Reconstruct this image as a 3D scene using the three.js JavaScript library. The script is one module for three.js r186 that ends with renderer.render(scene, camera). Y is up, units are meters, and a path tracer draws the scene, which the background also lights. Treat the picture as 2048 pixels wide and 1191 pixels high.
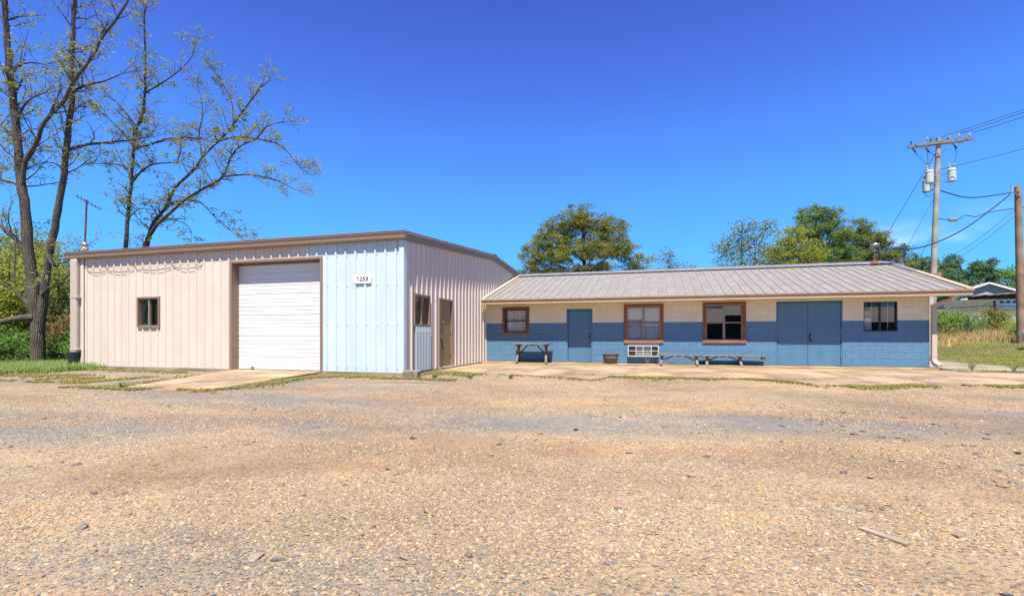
import * as THREE from 'three';
import { FontLoader } from 'three/addons/loaders/FontLoader.js';
import { TextGeometry } from 'three/addons/geometries/TextGeometry.js';

// ---------------------------------------------------------------- camera, sky, sun, exposure
const scene = new THREE.Scene();
const camera = new THREE.PerspectiveCamera(62.27, 2048 / 1191, 0.05, 1200);
camera.position.set(0, 0.97, 0);
camera.rotation.y = THREE.MathUtils.degToRad(16.2);
camera.setViewOffset(2048, 1191, 0, -76.5, 2048, 1191);
const renderer = new THREE.WebGLRenderer({ antialias: true });
renderer.setSize(1024, 595);
renderer.toneMapping = THREE.LinearToneMapping;
renderer.toneMappingExposure = 2.05;
renderer.shadowMap.enabled = true;

const SUN = new THREE.Vector3(0.2, 2.23, 1).normalize();
const sun = new THREE.DirectionalLight(new THREE.Color().setRGB(1, 0.93, 0.81), 5);
sun.position.copy(SUN).multiplyScalar(80); sun.castShadow = true; sun.shadow.radius = 1;
sun.shadow.mapSize.set(4096, 4096);
Object.assign(sun.shadow.camera, { left: -45, right: 45, top: 45, bottom: -45, near: 1, far: 220 });
scene.add(sun, sun.target);

const mulberry = (a) => () => { a |= 0; a = a + 0x6D2B79F5 | 0; let t = Math.imul(a ^ a >>> 15, 1 | a); t = t + Math.imul(t ^ t >>> 7, 61 | t) ^ t; return ((t ^ t >>> 14) >>> 0) / 4294967296; };
const hash = (x, y, s) => { let h = Math.imul(x | 0, 374761393) ^ Math.imul(y | 0, 668265263) ^ Math.imul(s | 0, 1442695041); h = Math.imul(h ^ h >>> 13, 1274126177); return ((h ^ h >>> 16) >>> 0) / 4294967296; };
const mod = (a, n) => ((a % n) + n) % n;
const lerp = (a, b, t) => a + (b - a) * t, clamp = (x, a = 0, b = 1) => Math.min(b, Math.max(a, x));
const smooth = (a, b, x) => { const t = clamp((x - a) / (b - a)); return t * t * (3 - 2 * t); };
function vnoise(x, y, s, per = 0) {                       // value noise, periodic when per > 0
  const xi = Math.floor(x), yi = Math.floor(y), fx = x - xi, fy = y - yi, sx = fx * fx * (3 - 2 * fx), sy = fy * fy * (3 - 2 * fy);
  const w = per ? (v) => mod(v, per) : (v) => v;
  const a = hash(w(xi), w(yi), s), b = hash(w(xi + 1), w(yi), s), c = hash(w(xi), w(yi + 1), s), d = hash(w(xi + 1), w(yi + 1), s);
  return lerp(lerp(a, b, sx), lerp(c, d, sx), sy);
}
const fbm = (x, y, s, o = 4, per = 0) => { let v = 0, a = 0.5, n = 0; for (let k = 0; k < o; k++) { v += a * vnoise(x, y, s + k * 17, per); n += a; a *= 0.5; x *= 2; y *= 2; per *= 2; } return v / n; };

{ // clear spring sky: pale azure at the horizon, deep violet blue overhead, a few thin wisps low down
  const W = 1024, H = 512, d = new Float32Array(W * H * 4);
  const stops = [[-90, .2, .17, .13], [-6, .24, .22, .2], [-0.5, .3, .5, .78], [1, .21, .6, 1.02], [5, .13, .52, 1.06], [11, .1, .41, 1.02], [18, .082, .275, .87], [26, .064, .165, .66], [34, .05, .102, .5], [50, .036, .07, .4], [90, .03, .058, .35]];
  for (let y = 0; y < H; y++) {
    const el = ((y + .5) / H - .5) * 180; let k = 0; while (k < stops.length - 2 && el > stops[k + 1][0]) k++;
    const A = stops[k], B = stops[k + 1], t = clamp((el - A[0]) / (B[0] - A[0]));
    for (let x = 0; x < W; x++) {
      const o = (y * W + x) * 4, c = [1, 2, 3].map((i) => lerp(A[i], B[i], t) * .62);
      const wisp = el > 0.5 && el < 12 ? smooth(.5, .8, fbm(x * .06, el * .7, 91, 5, 0)) * smooth(.5, 2, el) * (1 - smooth(5, 12, el)) * smooth(.275, .31, x / W) * (1 - smooth(.335, .37, x / W)) * .8 : 0;
      for (let i = 0; i < 3; i++) d[o + i] = lerp(c[i], [.6, .66, .74][i], wisp);
      d[o + 3] = 1;
    }
  }
  const sky = new THREE.DataTexture(d, W, H, THREE.RGBAFormat, THREE.FloatType);
  sky.mapping = THREE.EquirectangularReflectionMapping; sky.magFilter = sky.minFilter = THREE.LinearFilter; sky.wrapS = THREE.RepeatWrapping; sky.needsUpdate = true;
  scene.background = sky; scene.environment = sky;
}

// ---------------------------------------------------------------- geometry collector
const V = (x, y, z) => new THREE.Vector3(x, y, z);
class G {
  constructor(map) { this.p = []; this.n = []; this.t = []; this.i = []; this.map = map; this.swap = false; }
  m(a) { return this.map ? this.map(a[0], a[1], a[2]) : a; }
  uv(p, nx, ny, nz) { const ax = Math.abs(nx), ay = Math.abs(ny), az = Math.abs(nz); const r = ay > ax && ay > az ? [p[0], p[2]] : ax > az ? [p[2], p[1]] : [p[0], p[1]]; return this.swap ? [r[1], r[0]] : r; }
  poly(pts) {                                             // flat convex polygon
    pts = pts.map((q) => this.m(q));
    const [a, b, c] = pts, e = [b[0] - a[0], b[1] - a[1], b[2] - a[2]], f = [c[0] - a[0], c[1] - a[1], c[2] - a[2]];
    let nx = e[1] * f[2] - e[2] * f[1], ny = e[2] * f[0] - e[0] * f[2], nz = e[0] * f[1] - e[1] * f[0]; const l = Math.hypot(nx, ny, nz) || 1; nx /= l; ny /= l; nz /= l;
    const o = this.p.length / 3;
    for (const q of pts) { this.p.push(...q); this.n.push(nx, ny, nz); this.t.push(...this.uv(q, nx, ny, nz)); }
    for (let k = 1; k < pts.length - 1; k++) this.i.push(o, o + k, o + k + 1);
    return this;
  }
  box(x0, x1, y0, y1, z0, z1) {
    const P = (x, y, z) => [x, y, z];
    this.poly([P(x0, y0, z1), P(x1, y0, z1), P(x1, y1, z1), P(x0, y1, z1)]); this.poly([P(x1, y0, z0), P(x0, y0, z0), P(x0, y1, z0), P(x1, y1, z0)]);
    this.poly([P(x1, y0, z1), P(x1, y0, z0), P(x1, y1, z0), P(x1, y1, z1)]); this.poly([P(x0, y0, z0), P(x0, y0, z1), P(x0, y1, z1), P(x0, y1, z0)]);
    this.poly([P(x0, y1, z1), P(x1, y1, z1), P(x1, y1, z0), P(x0, y1, z0)]); this.poly([P(x0, y0, z0), P(x1, y0, z0), P(x1, y0, z1), P(x0, y0, z1)]);
    return this;
  }
  cbox(x0, x1, y0, y1, z0, z1, c = .005) {                // chamfered box
    c = Math.min(c, (x1 - x0) * .45, (y1 - y0) * .45, (z1 - z0) * .45);
    const X = [x0, x1], Y = [y0, y1], Z = [z0, z1], s = [1, -1];
    const q = (ax, i, j, k) => { const p = [X[i], Y[j], Z[k]], d = [s[i] * c, s[j] * c, s[k] * c]; return p.map((v, a) => a === ax ? v : v + d[a]); };
    const face = (l) => this.poly(l);
    const T = [[0, 0], [1, 0], [1, 1], [0, 1]];
    for (let e = 0; e < 2; e++) {
      const w = (l) => face(e ? l : l.reverse());
      w(T.map(([a, b]) => q(0, e, a, b))); w(T.map(([a, b]) => q(1, b, e, a))); w(T.map(([a, b]) => q(2, a, b, e)));
    }
    for (let a = 0; a < 2; a++) for (let b = 0; b < 2; b++) {
      const f = (a === b);
      const w = (l) => face(f ? l.reverse() : l);
      w([q(1, 0, a, b), q(1, 1, a, b), q(2, 1, a, b), q(2, 0, a, b)]);
      w([q(2, a, 0, b), q(2, a, 1, b), q(0, a, 1, b), q(0, a, 0, b)]);
      w([q(0, a, b, 0), q(0, a, b, 1), q(1, a, b, 1), q(1, a, b, 0)]);
      for (let k = 0; k < 2; k++) { const l = [q(0, a, b, k), q(1, a, b, k), q(2, a, b, k)]; face((a + b + k) % 2 ? l : l.reverse()); }
    }
    return this;
  }
  tube(pts, rad, sides = 6, cap = true) {
    pts = pts.map((q) => this.m(q)); const N = pts.length, R = (k) => Array.isArray(rad) ? rad[k] : rad;
    let ref = null, along = 0; const o = this.p.length / 3;
    for (let k = 0; k < N; k++) {
      const a = pts[Math.max(0, k - 1)], b = pts[Math.min(N - 1, k + 1)], tg = V(b[0] - a[0], b[1] - a[1], b[2] - a[2]).normalize();
      if (!ref) ref = Math.abs(tg.y) < .9 ? V(0, 1, 0) : V(1, 0, 0);
      const u = ref.clone().addScaledVector(tg, -ref.dot(tg)).normalize(), w = tg.clone().cross(u); ref = u;
      if (k) along += Math.hypot(pts[k][0] - pts[k - 1][0], pts[k][1] - pts[k - 1][1], pts[k][2] - pts[k - 1][2]);
      for (let j = 0; j <= sides; j++) {
        const an = j / sides * Math.PI * 2, c = Math.cos(an), s = Math.sin(an), nx = u.x * c + w.x * s, ny = u.y * c + w.y * s, nz = u.z * c + w.z * s, r = R(k);
        this.p.push(pts[k][0] + nx * r, pts[k][1] + ny * r, pts[k][2] + nz * r); this.n.push(nx, ny, nz); this.t.push(j / sides * Math.max(.1, R(0)) * 6.28, along);
      }
    }
    const L = sides + 1;
    for (let k = 0; k < N - 1; k++) for (let j = 0; j < sides; j++) { const a = o + k * L + j, b = a + L; this.i.push(a, a + 1, b, a + 1, b + 1, b); }
    if (cap) for (const e of [0, N - 1]) { if (R(e) < .006) continue; const ring = []; for (let j = 0; j < sides; j++) { const q = (o + e * L + j) * 3; ring.push([this.p[q], this.p[q + 1], this.p[q + 2]]); } const mm = this.map; this.map = null; this.poly(e ? ring : ring.reverse()); this.map = mm; }
    return this;
  }
  sweep(prof, w0, w1, place) {                            // open profile swept straight from w0 to w1
    for (let k = 0; k < prof.length - 1; k++) this.poly([place(prof[k], w0), place(prof[k], w1), place(prof[k + 1], w1), place(prof[k + 1], w0)]);
    return this;
  }
  lathe(prof, cx, cz, sides = 20) { for (let k = 0; k < prof.length - 1; k++) for (let j = 0; j < sides; j++) { const a = j / sides * 6.28318, b = (j + 1) / sides * 6.28318, P = (q, t) => [cx + Math.sin(t) * q[0], q[1], cz + Math.cos(t) * q[0]]; this.poly([P(prof[k], a), P(prof[k], b), P(prof[k + 1], b), P(prof[k + 1], a)]); } return this; }
  geo(g) { const o = this.p.length / 3, P = g.attributes.position, N = g.attributes.normal; for (let k = 0; k < P.count; k++) { const q = [P.getX(k), P.getY(k), P.getZ(k)]; this.p.push(...q); this.n.push(N.getX(k), N.getY(k), N.getZ(k)); this.t.push(q[0], q[1]); } if (g.index) for (const k of g.index.array) this.i.push(o + k); else for (let k = 0; k < P.count; k++) this.i.push(o + k); return this; }
  build(off) {
    const g = new THREE.BufferGeometry(), p = new Float32Array(this.p); if (off) for (let k = 0; k < p.length; k += 3) { p[k] -= off.x; p[k + 1] -= off.y; p[k + 2] -= off.z; }
    g.setAttribute('position', new THREE.BufferAttribute(p, 3)); g.setAttribute('normal', new THREE.BufferAttribute(new Float32Array(this.n), 3)); g.setAttribute('uv', new THREE.BufferAttribute(new Float32Array(this.t), 2)); g.setIndex(this.i); return g;
  }
}
const rotZ = (pts, cx, cy, a) => pts.map(([x, y, z]) => [cx + (x - cx) * Math.cos(a) - (y - cy) * Math.sin(a), cy + (x - cx) * Math.sin(a) + (y - cy) * Math.cos(a), z]);
function beam(g, a, b, w, d) {                            // rectangular bar from a to b, w across, d deep
  const A = V(...a), B = V(...b), t = B.clone().sub(A).normalize(), r = Math.abs(t.y) > .95 ? V(1, 0, 0) : V(0, 1, 0), u = r.clone().cross(t).normalize(), v = t.clone().cross(u);
  const P = (o, i, j) => { const q = o.clone().addScaledVector(u, i * w / 2).addScaledVector(v, j * d / 2); return [q.x, q.y, q.z]; };
  const c = [[-1, -1], [1, -1], [1, 1], [-1, 1]];
  for (let k = 0; k < 4; k++) { const [i, j] = c[k], [m, n] = c[(k + 1) % 4]; g.poly([P(A, i, j), P(A, m, n), P(B, m, n), P(B, i, j)]); }
  g.poly(c.map(([i, j]) => P(B, i, j))); g.poly(c.map(([i, j]) => P(A, i, j)).reverse()); return g;
}

// ---------------------------------------------------------------- objects
const taken = new Map();
function numbered(n) { const k = taken.get(n) ?? 0; taken.set(n, k + 1); return k ? n + '_' + String(k).padStart(3, '0') : n; }
function tag(o, label, category, group) { o.userData.label = label; o.userData.category = category; if (group) o.userData.group = group; return o; }
function thing(name, label, category, pos = [0, 0, 0], group) { const o = new THREE.Group(); o.name = numbered(name); o.position.set(...pos); scene.add(o); return tag(o, label, category, group); }
const worldOf = (o) => { const v = V(0, 0, 0); for (let q = o; q && q !== scene; q = q.parent) v.add(q.position); return v; };
function mesh(name, geometry, material, parent = scene, pos) { const m = new THREE.Mesh(geometry, material); m.name = parent === scene ? numbered(name) : name; m.castShadow = m.receiveShadow = true; if (pos) m.position.set(...pos); parent.add(m); return m; }
function part(name, g, material, parent, label) { const m = mesh(name, g.build(worldOf(parent)), material, parent); if (label) m.userData.label = label; return m; }
function whole(name, g, material, label, category, pos, group) { const m = mesh(name, g.build(V(...pos)), material, scene, pos); return tag(m, label, category, group); }
function structure(name, g, material) { const m = mesh(name, g instanceof G ? g.build() : g, material); m.userData.kind = 'structure'; return m; }

// ---------------------------------------------------------------- textures and materials
function tex(size, metres, fn, srgb = true) {
  const d = new Uint8Array(size * size * 4);
  for (let y = 0; y < size; y++) for (let x = 0; x < size; x++) { const c = fn((x + .5) / size, (y + .5) / size), o = (y * size + x) * 4; if (c.length) { d[o] = clamp(c[0], 0, 255); d[o + 1] = clamp(c[1], 0, 255); d[o + 2] = clamp(c[2], 0, 255); } else d[o] = d[o + 1] = d[o + 2] = clamp(c, 0, 255); d[o + 3] = 255; }
  const t = new THREE.DataTexture(d, size, size); t.wrapS = t.wrapT = THREE.RepeatWrapping; t.magFilter = THREE.LinearFilter; t.minFilter = THREE.LinearMipmapLinearFilter; t.generateMipmaps = true;
  const [mx, my] = [].concat(metres, metres); t.repeat.set(1 / mx, 1 / my); if (srgb) t.colorSpace = THREE.SRGBColorSpace; t.needsUpdate = true; return t;
}
const num = (v) => Object.assign(new Number(v), {});
const mat = (r, g, b, o = {}) => { const { physical, keep, ...rest } = o, K = keep ? 1 : .75; const m = new (physical ? THREE.MeshPhysicalMaterial : THREE.MeshStandardMaterial)({ roughness: .85, metalness: 0, ...rest }); m.color.setRGB(r * K, g * K, b * K); return m; };

const metalMap = tex(512, [3.1, 4.3], (u, v) => { const s = fbm(u * 24, v * 2, 5, 4, 8) * .5 + fbm(u * 8, v * 8, 9, 5, 8) * .5, k = hash(Math.floor(u * 512), Math.floor(v * 512), 3) > .9985 ? -40 : 0; const d = 240 + (s - .5) * 26 + k; return [d + 1, d, d - 2 - (s < .42 ? 3 : 0)]; });
const concreteMap = tex(1024, 5.2, (u, v) => { const b = fbm(u * 5, v * 5, 21, 6, 5), f = hash(Math.floor(u * 1024), Math.floor(v * 1024), 8), st = smooth(.55, .75, fbm(u * 9, v * 9, 33, 5, 9)); const cr = Math.abs(fbm(u * 3, v * 3, 37, 5, 3) - .5) < .0035 ? 70 : 0, ye = smooth(.5, .7, fbm(u * 4, v * 4, 39, 5, 4)); const d = 215 + (b - .5) * 120 + (f - .5) * 34 - st * 34 - cr; return [d + ye * 14, d - 4 - st * 3 + ye * 8, d - 14 + st * 14 - ye * 16]; });
const roofMap = tex(512, 2.3, (u, v) => { const b = fbm(u * 7, v * 7, 41, 5, 7), f = fbm(u * 90, v * 90, 47, 2, 90); const d = 220 + (b - .5) * 40 + (f - .5) * 52; return [d, d - 2, d - 5]; });
const paintMap = tex(512, 2.9, (u, v) => { const b = fbm(u * 8, v * 8, 51, 5, 8), s = fbm(u * 40, v * 6, 55, 3, 6); const d = 232 + (b - .5) * 26 + (s - .5) * 14; return [d - (b > .62 ? 5 : 0), d, d]; });
const poreMap = tex(512, .9, (u, v) => num(150 + (fbm(u * 60, v * 60, 61, 3, 60) - .5) * 200), false);
const woodMap = tex(512, [1.1, .5], (u, v) => { const w = v * 26 + fbm(u * 3, v * 6, 71, 3, 3) * 5, g = Math.sin(w * 6.28) * .5 + .5, f = fbm(u * 8, v * 120, 75, 3, 8), kn = smooth(.72, .8, fbm(u * 6, v * 4, 77, 2, 2)); const d = 205 + (g - .5) * 52 + (f - .5) * 90 - kn * 110; return [d, d * .93, d * .86]; });
const weatherMap = tex(512, [1.3, .4], (u, v) => { const f = fbm(u * 6, v * 90, 81, 4, 6), b = fbm(u * 4, v * 4, 85, 3, 4); const d = 205 + (f - .5) * 120 + (b - .5) * 40; return [d, d - 4, d - 8]; });
const barkHeight = (u, v) => { const w = u * 14 + fbm(u * 4, v * 4, 101, 3, 4) * 2.4; return Math.abs(Math.sin(w * Math.PI)) * .65 + fbm(u * 30, v * 14, 103, 3, 2) * .35; };
const barkMap = tex(512, [.9, 1.4], (u, v) => { const h = barkHeight(u, v), b = fbm(u * 5, v * 5, 107, 3, 5); const d = 95 + h * 130 + (b - .5) * 60; return [d, d * .96, d * .9]; });
const barkBump = tex(512, [.9, 1.4], (u, v) => num(barkHeight(u, v) * 255), false);
const poleMap = tex(512, [.6, 3], (u, v) => { const f = fbm(u * 40, v * 6, 111, 4, 2), r = smooth(.55, .7, fbm(u * 4, v * 5, 117, 4, 4)); const d = 205 + (f - .5) * 110; return [d, d * (1 - r * .06), d * (1 - r * .14)]; });
const fineMap = tex(512, 1.7, (u, v) => { const d = 205 + (fbm(u * 40, v * 40, 121, 4, 40) - .5) * 130; return [d, d, d]; });
// crushed stone: Voronoi cells of several tones over soil
const GS = 2048, GM = 9;
const cell = (u, v, n, s) => { const x = u * n, y = v * n, xi = Math.floor(x), yi = Math.floor(y); let b = 9, id = 0, b2 = 9; for (let j = -1; j < 2; j++) for (let i = -1; i < 2; i++) { const cx = mod(xi + i, n), cy = mod(yi + j, n), dx = xi + i + hash(cx, cy, s) - x, dy = yi + j + hash(cx, cy, s + 1) - y, d = dx * dx + dy * dy; if (d < b) { b2 = b; b = d; id = hash(cx, cy, s + 2); } else if (d < b2) b2 = d; } return [Math.sqrt(b), id, Math.sqrt(b2) - Math.sqrt(b)]; };
const tones = [[226, 196, 160], [206, 176, 142], [188, 160, 130], [172, 166, 160], [150, 150, 150], [236, 208, 158], [214, 172, 128], [198, 148, 112], [160, 136, 114], [242, 228, 206], [130, 134, 140], [220, 190, 150]];
const gh = new Uint8Array(GS * GS);
const gravelMap = tex(GS, GM, (u, v) => {
  const [d1, i1, e1] = cell(u, v, 330, 201), [d2, i2, e2] = cell(u, v, 720, 211); const big = i1 > .6 && d1 < .42;
  const t = big ? tones[Math.floor(i1 * 977 % 1 * 12)] : tones[Math.floor(i2 * 12)], m = big ? 1 : .82, f = fbm(u * 60, v * 60, 223, 3, 60);
  gh[Math.floor(v * GS) * GS + Math.floor(u * GS)] = clamp((big ? .55 + (.42 - d1) : .2 + clamp(e2, 0, .5) * .6) * 255, 0, 255);
  return t.map((c, k) => 226 * lerp(1, c / [198, 170, 140][k], m * .62) + (f - .5) * 34);
});
const gravelBump = new THREE.DataTexture((() => { const d = new Uint8Array(GS * GS * 4); for (let k = 0; k < GS * GS; k++) { d[k * 4] = d[k * 4 + 1] = d[k * 4 + 2] = gh[k]; d[k * 4 + 3] = 255; } return d; })(), GS, GS);
gravelBump.wrapS = gravelBump.wrapT = THREE.RepeatWrapping; gravelBump.magFilter = THREE.LinearFilter; gravelBump.repeat.set(1 / GM, 1 / GM); gravelBump.needsUpdate = true;

const canBump = tex(256, [1.3, 2.7], (u, v) => num(255 * fbm(u * 5, v * 5, 131, 3, 5)), false);
const M = {
  tan: mat(.70, .605, .53, { keep: true, map: metalMap, bumpMap: canBump, bumpScale: .006, roughness: .5 }),
  pale: mat(.58, .70, .76, { keep: true, map: metalMap, bumpMap: canBump, bumpScale: .006, roughness: .42 }),
  patch: mat(.62, .73, .79, { map: metalMap, roughness: .35 }),
  trim: mat(.37, .25, .175, { map: metalMap, roughness: .45 }),
  trimLight: mat(.40, .28, .20, { map: metalMap, roughness: .45 }),
  whiteDoor: mat(.88, .88, .88, { bumpMap: canBump, bumpScale: .002, roughness: .4 }),
  spout: mat(.74, .62, .52, { map: metalMap, roughness: .5 }),
  creamTrim: mat(.78, .66, .48, { map: metalMap, roughness: .5 }),
  fascia: mat(.66, .49, .32, { map: metalMap, roughness: .55 }),
  drip: mat(.40, .26, .17, { map: metalMap, roughness: .5 }),
  galv: mat(.55, .57, .6, { map: roofMap, roughness: .4, metalness: .5 }),
  black: mat(.018, .02, .026, { roughness: .5 }),
  darkMetal: mat(.03, .026, .024, { roughness: .5 }),
  oliveDoor: mat(.38, .28, .135, { map: metalMap, roughness: .5 }),
  brass: mat(.55, .5, .42, { roughness: .35, metalness: .8 }),
  concrete: mat(.58, .43, .29, { map: concreteMap, bumpMap: concreteMap, bumpScale: .003, roughness: .95 }),
  footing: mat(.62, .44, .24, { map: concreteMap, roughness: .95 }),
  greyConcrete: mat(.46, .41, .35, { map: concreteMap, bumpMap: concreteMap, bumpScale: .003, roughness: .95 }),
  blue: mat(.14, .32, .53, { map: paintMap, bumpMap: poreMap, bumpScale: .0016, roughness: .62 }),
  blueDoor: mat(.12, .295, .495, { map: paintMap, roughness: .5 }),
  beige: mat(.90, .80, .61, { keep: true, map: paintMap, bumpMap: poreMap, bumpScale: .0016, roughness: .7 }),
  roof: mat(.41, .39, .365, { map: roofMap, roughness: .55 }),
  stain: mat(.50, .175, .05, { map: woodMap, roughness: .55 }),
  sillWood: mat(.66, .30, .12, { map: woodMap, roughness: .6 }),
  greyWood: mat(.42, .37, .34, { map: weatherMap, roughness: .85 }),
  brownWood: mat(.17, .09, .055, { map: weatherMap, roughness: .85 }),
  frameTan: mat(.36, .28, .21, { roughness: .45 }),
  frameBlack: mat(.02, .018, .017, { roughness: .4 }),
  glass: mat(1, 1, 1, { keep: true, physical: true, transmission: 1, thickness: 0, roughness: .02, ior: 1.9 }),
  curtain: mat(.82, .83, .82, { keep: true, physical: true, roughness: .95, transmission: .3, thickness: 0 }),
  blind: mat(.86, .87, .85, { keep: true, roughness: .6 }),
  interior: mat(.32, .30, .27, { roughness: .95 }),
  white: mat(.84, .84, .84, { keep: true, roughness: .5 }),
  acBody: mat(.72, .70, .66, { roughness: .5 }),
  acFin: mat(.42, .45, .45, { roughness: .4, metalness: .5 }),
  purple: mat(.06, .035, .075, { roughness: .6 }),
  bark: mat(.36, .32, .28, { map: barkMap, bumpMap: barkBump, bumpScale: .05, roughness: .95 }),
  twig: mat(.13, .095, .075, { roughness: .95 }),
  pineBark: mat(.16, .10, .07, { map: barkMap, roughness: .95 }),
  pole: mat(.88, .81, .75, { map: poleMap, bumpMap: poleMap, bumpScale: .006, roughness: .9 }),
  poleOld: mat(.72, .50, .33, { map: poleMap, bumpMap: poleMap, bumpScale: .006, roughness: .9 }),
  can: mat(.62, .72, .71, { roughness: .4 }),
  porcelain: mat(.45, .43, .41, { roughness: .25 }),
  steel: mat(.55, .56, .58, { roughness: .35, metalness: .8 }),
  rust: mat(.30, .13, .06, { map: fineMap, roughness: .9 }),
  cable: mat(.012, .012, .014, { roughness: .6 }),
  tank: mat(.72, .72, .70, { map: metalMap, roughness: .35 }),
  siding: mat(.46, .46, .50, { roughness: .7 }),
  shingle: mat(.09, .09, .10, { map: fineMap, roughness: .95 }),
  brick: mat(.17, .075, .055, { map: fineMap, roughness: .95 }),
  asphalt: mat(.30, .29, .30, { map: fineMap, roughness: .95 }),
  yellow: mat(.7, .48, .03, { roughness: .6 }),
  darkBlue: mat(.03, .05, .09, { roughness: .7 }),
  paleRoof: mat(.62, .60, .58, { map: roofMap, roughness: .6 }),
};
M.gravel = mat(1, 1, 1, { map: gravelMap, bumpMap: gravelBump, bumpScale: .022, roughness: .95, vertexColors: true });
M.earth = mat(1, 1, 1, { map: fineMap, bumpMap: fineMap, bumpScale: .03, roughness: .98, vertexColors: true });

// ---------------------------------------------------------------- ground
const pw = (t, x) => { for (let k = 0; k < t.length - 1; k++) if (x <= t[k + 1][0]) return lerp(t[k][1], t[k + 1][1], clamp((x - t[k][0]) / (t[k + 1][0] - t[k][0]))); return t[t.length - 1][1]; };
const RISE = [[0, 0], [25, 0], [33, .75], [55, 2.25], [62, 2.75], [76, 4.5], [100, 4.9], [300, 8]];
function land(x, z) {
  const depth = pw(RISE, -z), bank = clamp((x - 11.4) * .17, 0, .62) * smooth(-15.5, -20, z) ;
  let h = -.085 + Math.max(bank, depth) * smooth(9.6, 12.2, x) + .02 * (fbm(x * .5, z * .5, 301, 3) - .5);
  h += -.16 * smooth(-18.6, -24, x) * smooth(-6, -10, z);
  h += clamp((-x - 40) * .06, 0, 7) * smooth(-4, -20, z);
  return h;
}
const yardH = (x, z) => -.075 + .035 * (fbm(x * .35, z * .35, 311, 3) - .5) + .02 * (fbm(x * 1.4, z * 1.4, 317, 2) - .5);
function gridMesh(xs, zs, height, colour, keep) {
  const p = [], n = [], c = [], t = [], idx = [], nx = xs.length;
  for (const z of zs) for (const x of xs) { const e = .1, hx = height(x + e, z) - height(x - e, z), hz = height(x, z + e) - height(x, z - e), nn = V(-hx / (2 * e), 1, -hz / (2 * e)).normalize(); p.push(x, height(x, z), z); n.push(nn.x, nn.y, nn.z); c.push(...colour(x, z)); t.push(x, z); }
  for (let j = 0; j < zs.length - 1; j++) for (let i = 0; i < nx - 1; i++) { if (keep && !keep((xs[i] + xs[i + 1]) / 2, (zs[j] + zs[j + 1]) / 2)) continue; const a = j * nx + i; idx.push(a, a + nx, a + 1, a + 1, a + nx, a + nx + 1); }
  const g = new THREE.BufferGeometry(); g.setAttribute('position', new THREE.Float32BufferAttribute(p, 3)); g.setAttribute('normal', new THREE.Float32BufferAttribute(n, 3)); g.setAttribute('color', new THREE.Float32BufferAttribute(c, 3)); g.setAttribute('uv', new THREE.Float32BufferAttribute(t, 2)); g.setIndex(idx); return g;
}
const spread = (a, b, d, far, k = 1.22) => { const l = []; for (let x = a; x <= b + 1e-6; x += d) l.push(x); let s = d, x = a; while (x > -far) { s *= k; x -= s; l.unshift(x); } s = d; x = l[l.length - 1]; while (x < far) { s *= k; x += s; l.push(x); } return l; };
const yardEdge = (z) => -16.6 + 1.2 * (fbm(z * .8, 3, 331, 3) - .5);        // where dirt gives way to the left verge
const inYard = (x, z) => z > -19.5 && x < 26 && x > -46 && !(x < yardEdge(z) && z < -8.7 + .8 * (fbm(x * .7, 9, 333, 2) - .5)) && !(x > 11.5 && z < -15) && z < 40;
structure('ground', gridMesh(spread(-30, 30, .75, 420), spread(-45, 12, .75, 420), (x, z) => land(x, z) - (inYard(x, z) || (x > -18.2 && x < 9 && z < -11 && z > -27) ? .06 : 0), (x, z) => {
  const a = fbm(x * .22, z * .22, 341, 4), b = fbm(x * 1.3, z * 1.3, 343, 3), soil = smooth(.52, .68, fbm(x * .5 + 7, z * .5, 347, 4));
  const g = [lerp(.12, .20, a), lerp(.15, .19, b), .045]; const s = [.36, .22, .12]; const right = x > 10 && z < -18 ? .75 : .45;
  return g.map((v, k) => lerp(v, s[k], soil * right));
}), M.earth);
const yard = new THREE.Group(); yard.name = numbered('gravel_yard'); yard.userData.kind = 'structure'; scene.add(yard);
function yardTint(x, z) {                                 // soil and stone drifts: grey stone in the wheel tracks, ochre earth between them
  const w = fbm(x * .16 + 3, z * .75, 351, 4), m = fbm(x * .5, z * 1.6, 353, 4), o = fbm(x * .9, z * 2.2, 357, 4), gy = fbm(x * .35, z * .35, 359, 4);
  const zc = -.279 * x - .9603 * z + .5 * (m - .5), band = (c, h) => Math.exp(-(((zc - c) / h) ** 2));
  const grey = clamp(.17 + 2.0 * (w - .5) + 1.05 * band(5.9, .75) * smooth(.3, .55, gy + .2 * w) + .55 * band(4.0, .25) * smooth(-1, 2, x) + smooth(-3, -7, x) * .3), orange = clamp(smooth(.52, .72, o) * .7 + .8 * band(4.55, .2) * smooth(-4, -2, x) + .5 * band(3.2, .35) * smooth(.45, .6, w));
  const sand = [.55, .395, .23], g = [.33, .295, .25], r = [.58, .34, .165];
  let c = sand.map((v, k) => lerp(v, g[k], clamp(grey)));
  c = c.map((v, k) => lerp(v, r[k], orange * .65)); const b = .92 + .45 * (gy - .5) + .4 * (o - .5);
  const bare = smooth(.56, .66, fbm(x * .55 + 11, z * 1.1, 363, 5)); c = c.map((v, k) => lerp(v, [.40, .245, .135][k], bare * .55)); const dirt = smooth(-7.5, -9.5, z) * smooth(-10.5, -12.5, x); c = c.map((v, k) => lerp(v, [.44, .35, .28][k], dirt * .7));
  return c.map((v) => v * b);
}
{ const m = mesh('surface', gridMesh(spread(-17, 14, .2, 45, 1.2), spread(-19, 2, .16, 40, 1.2), yardH, yardTint, inYard), M.gravel, yard); }

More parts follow.
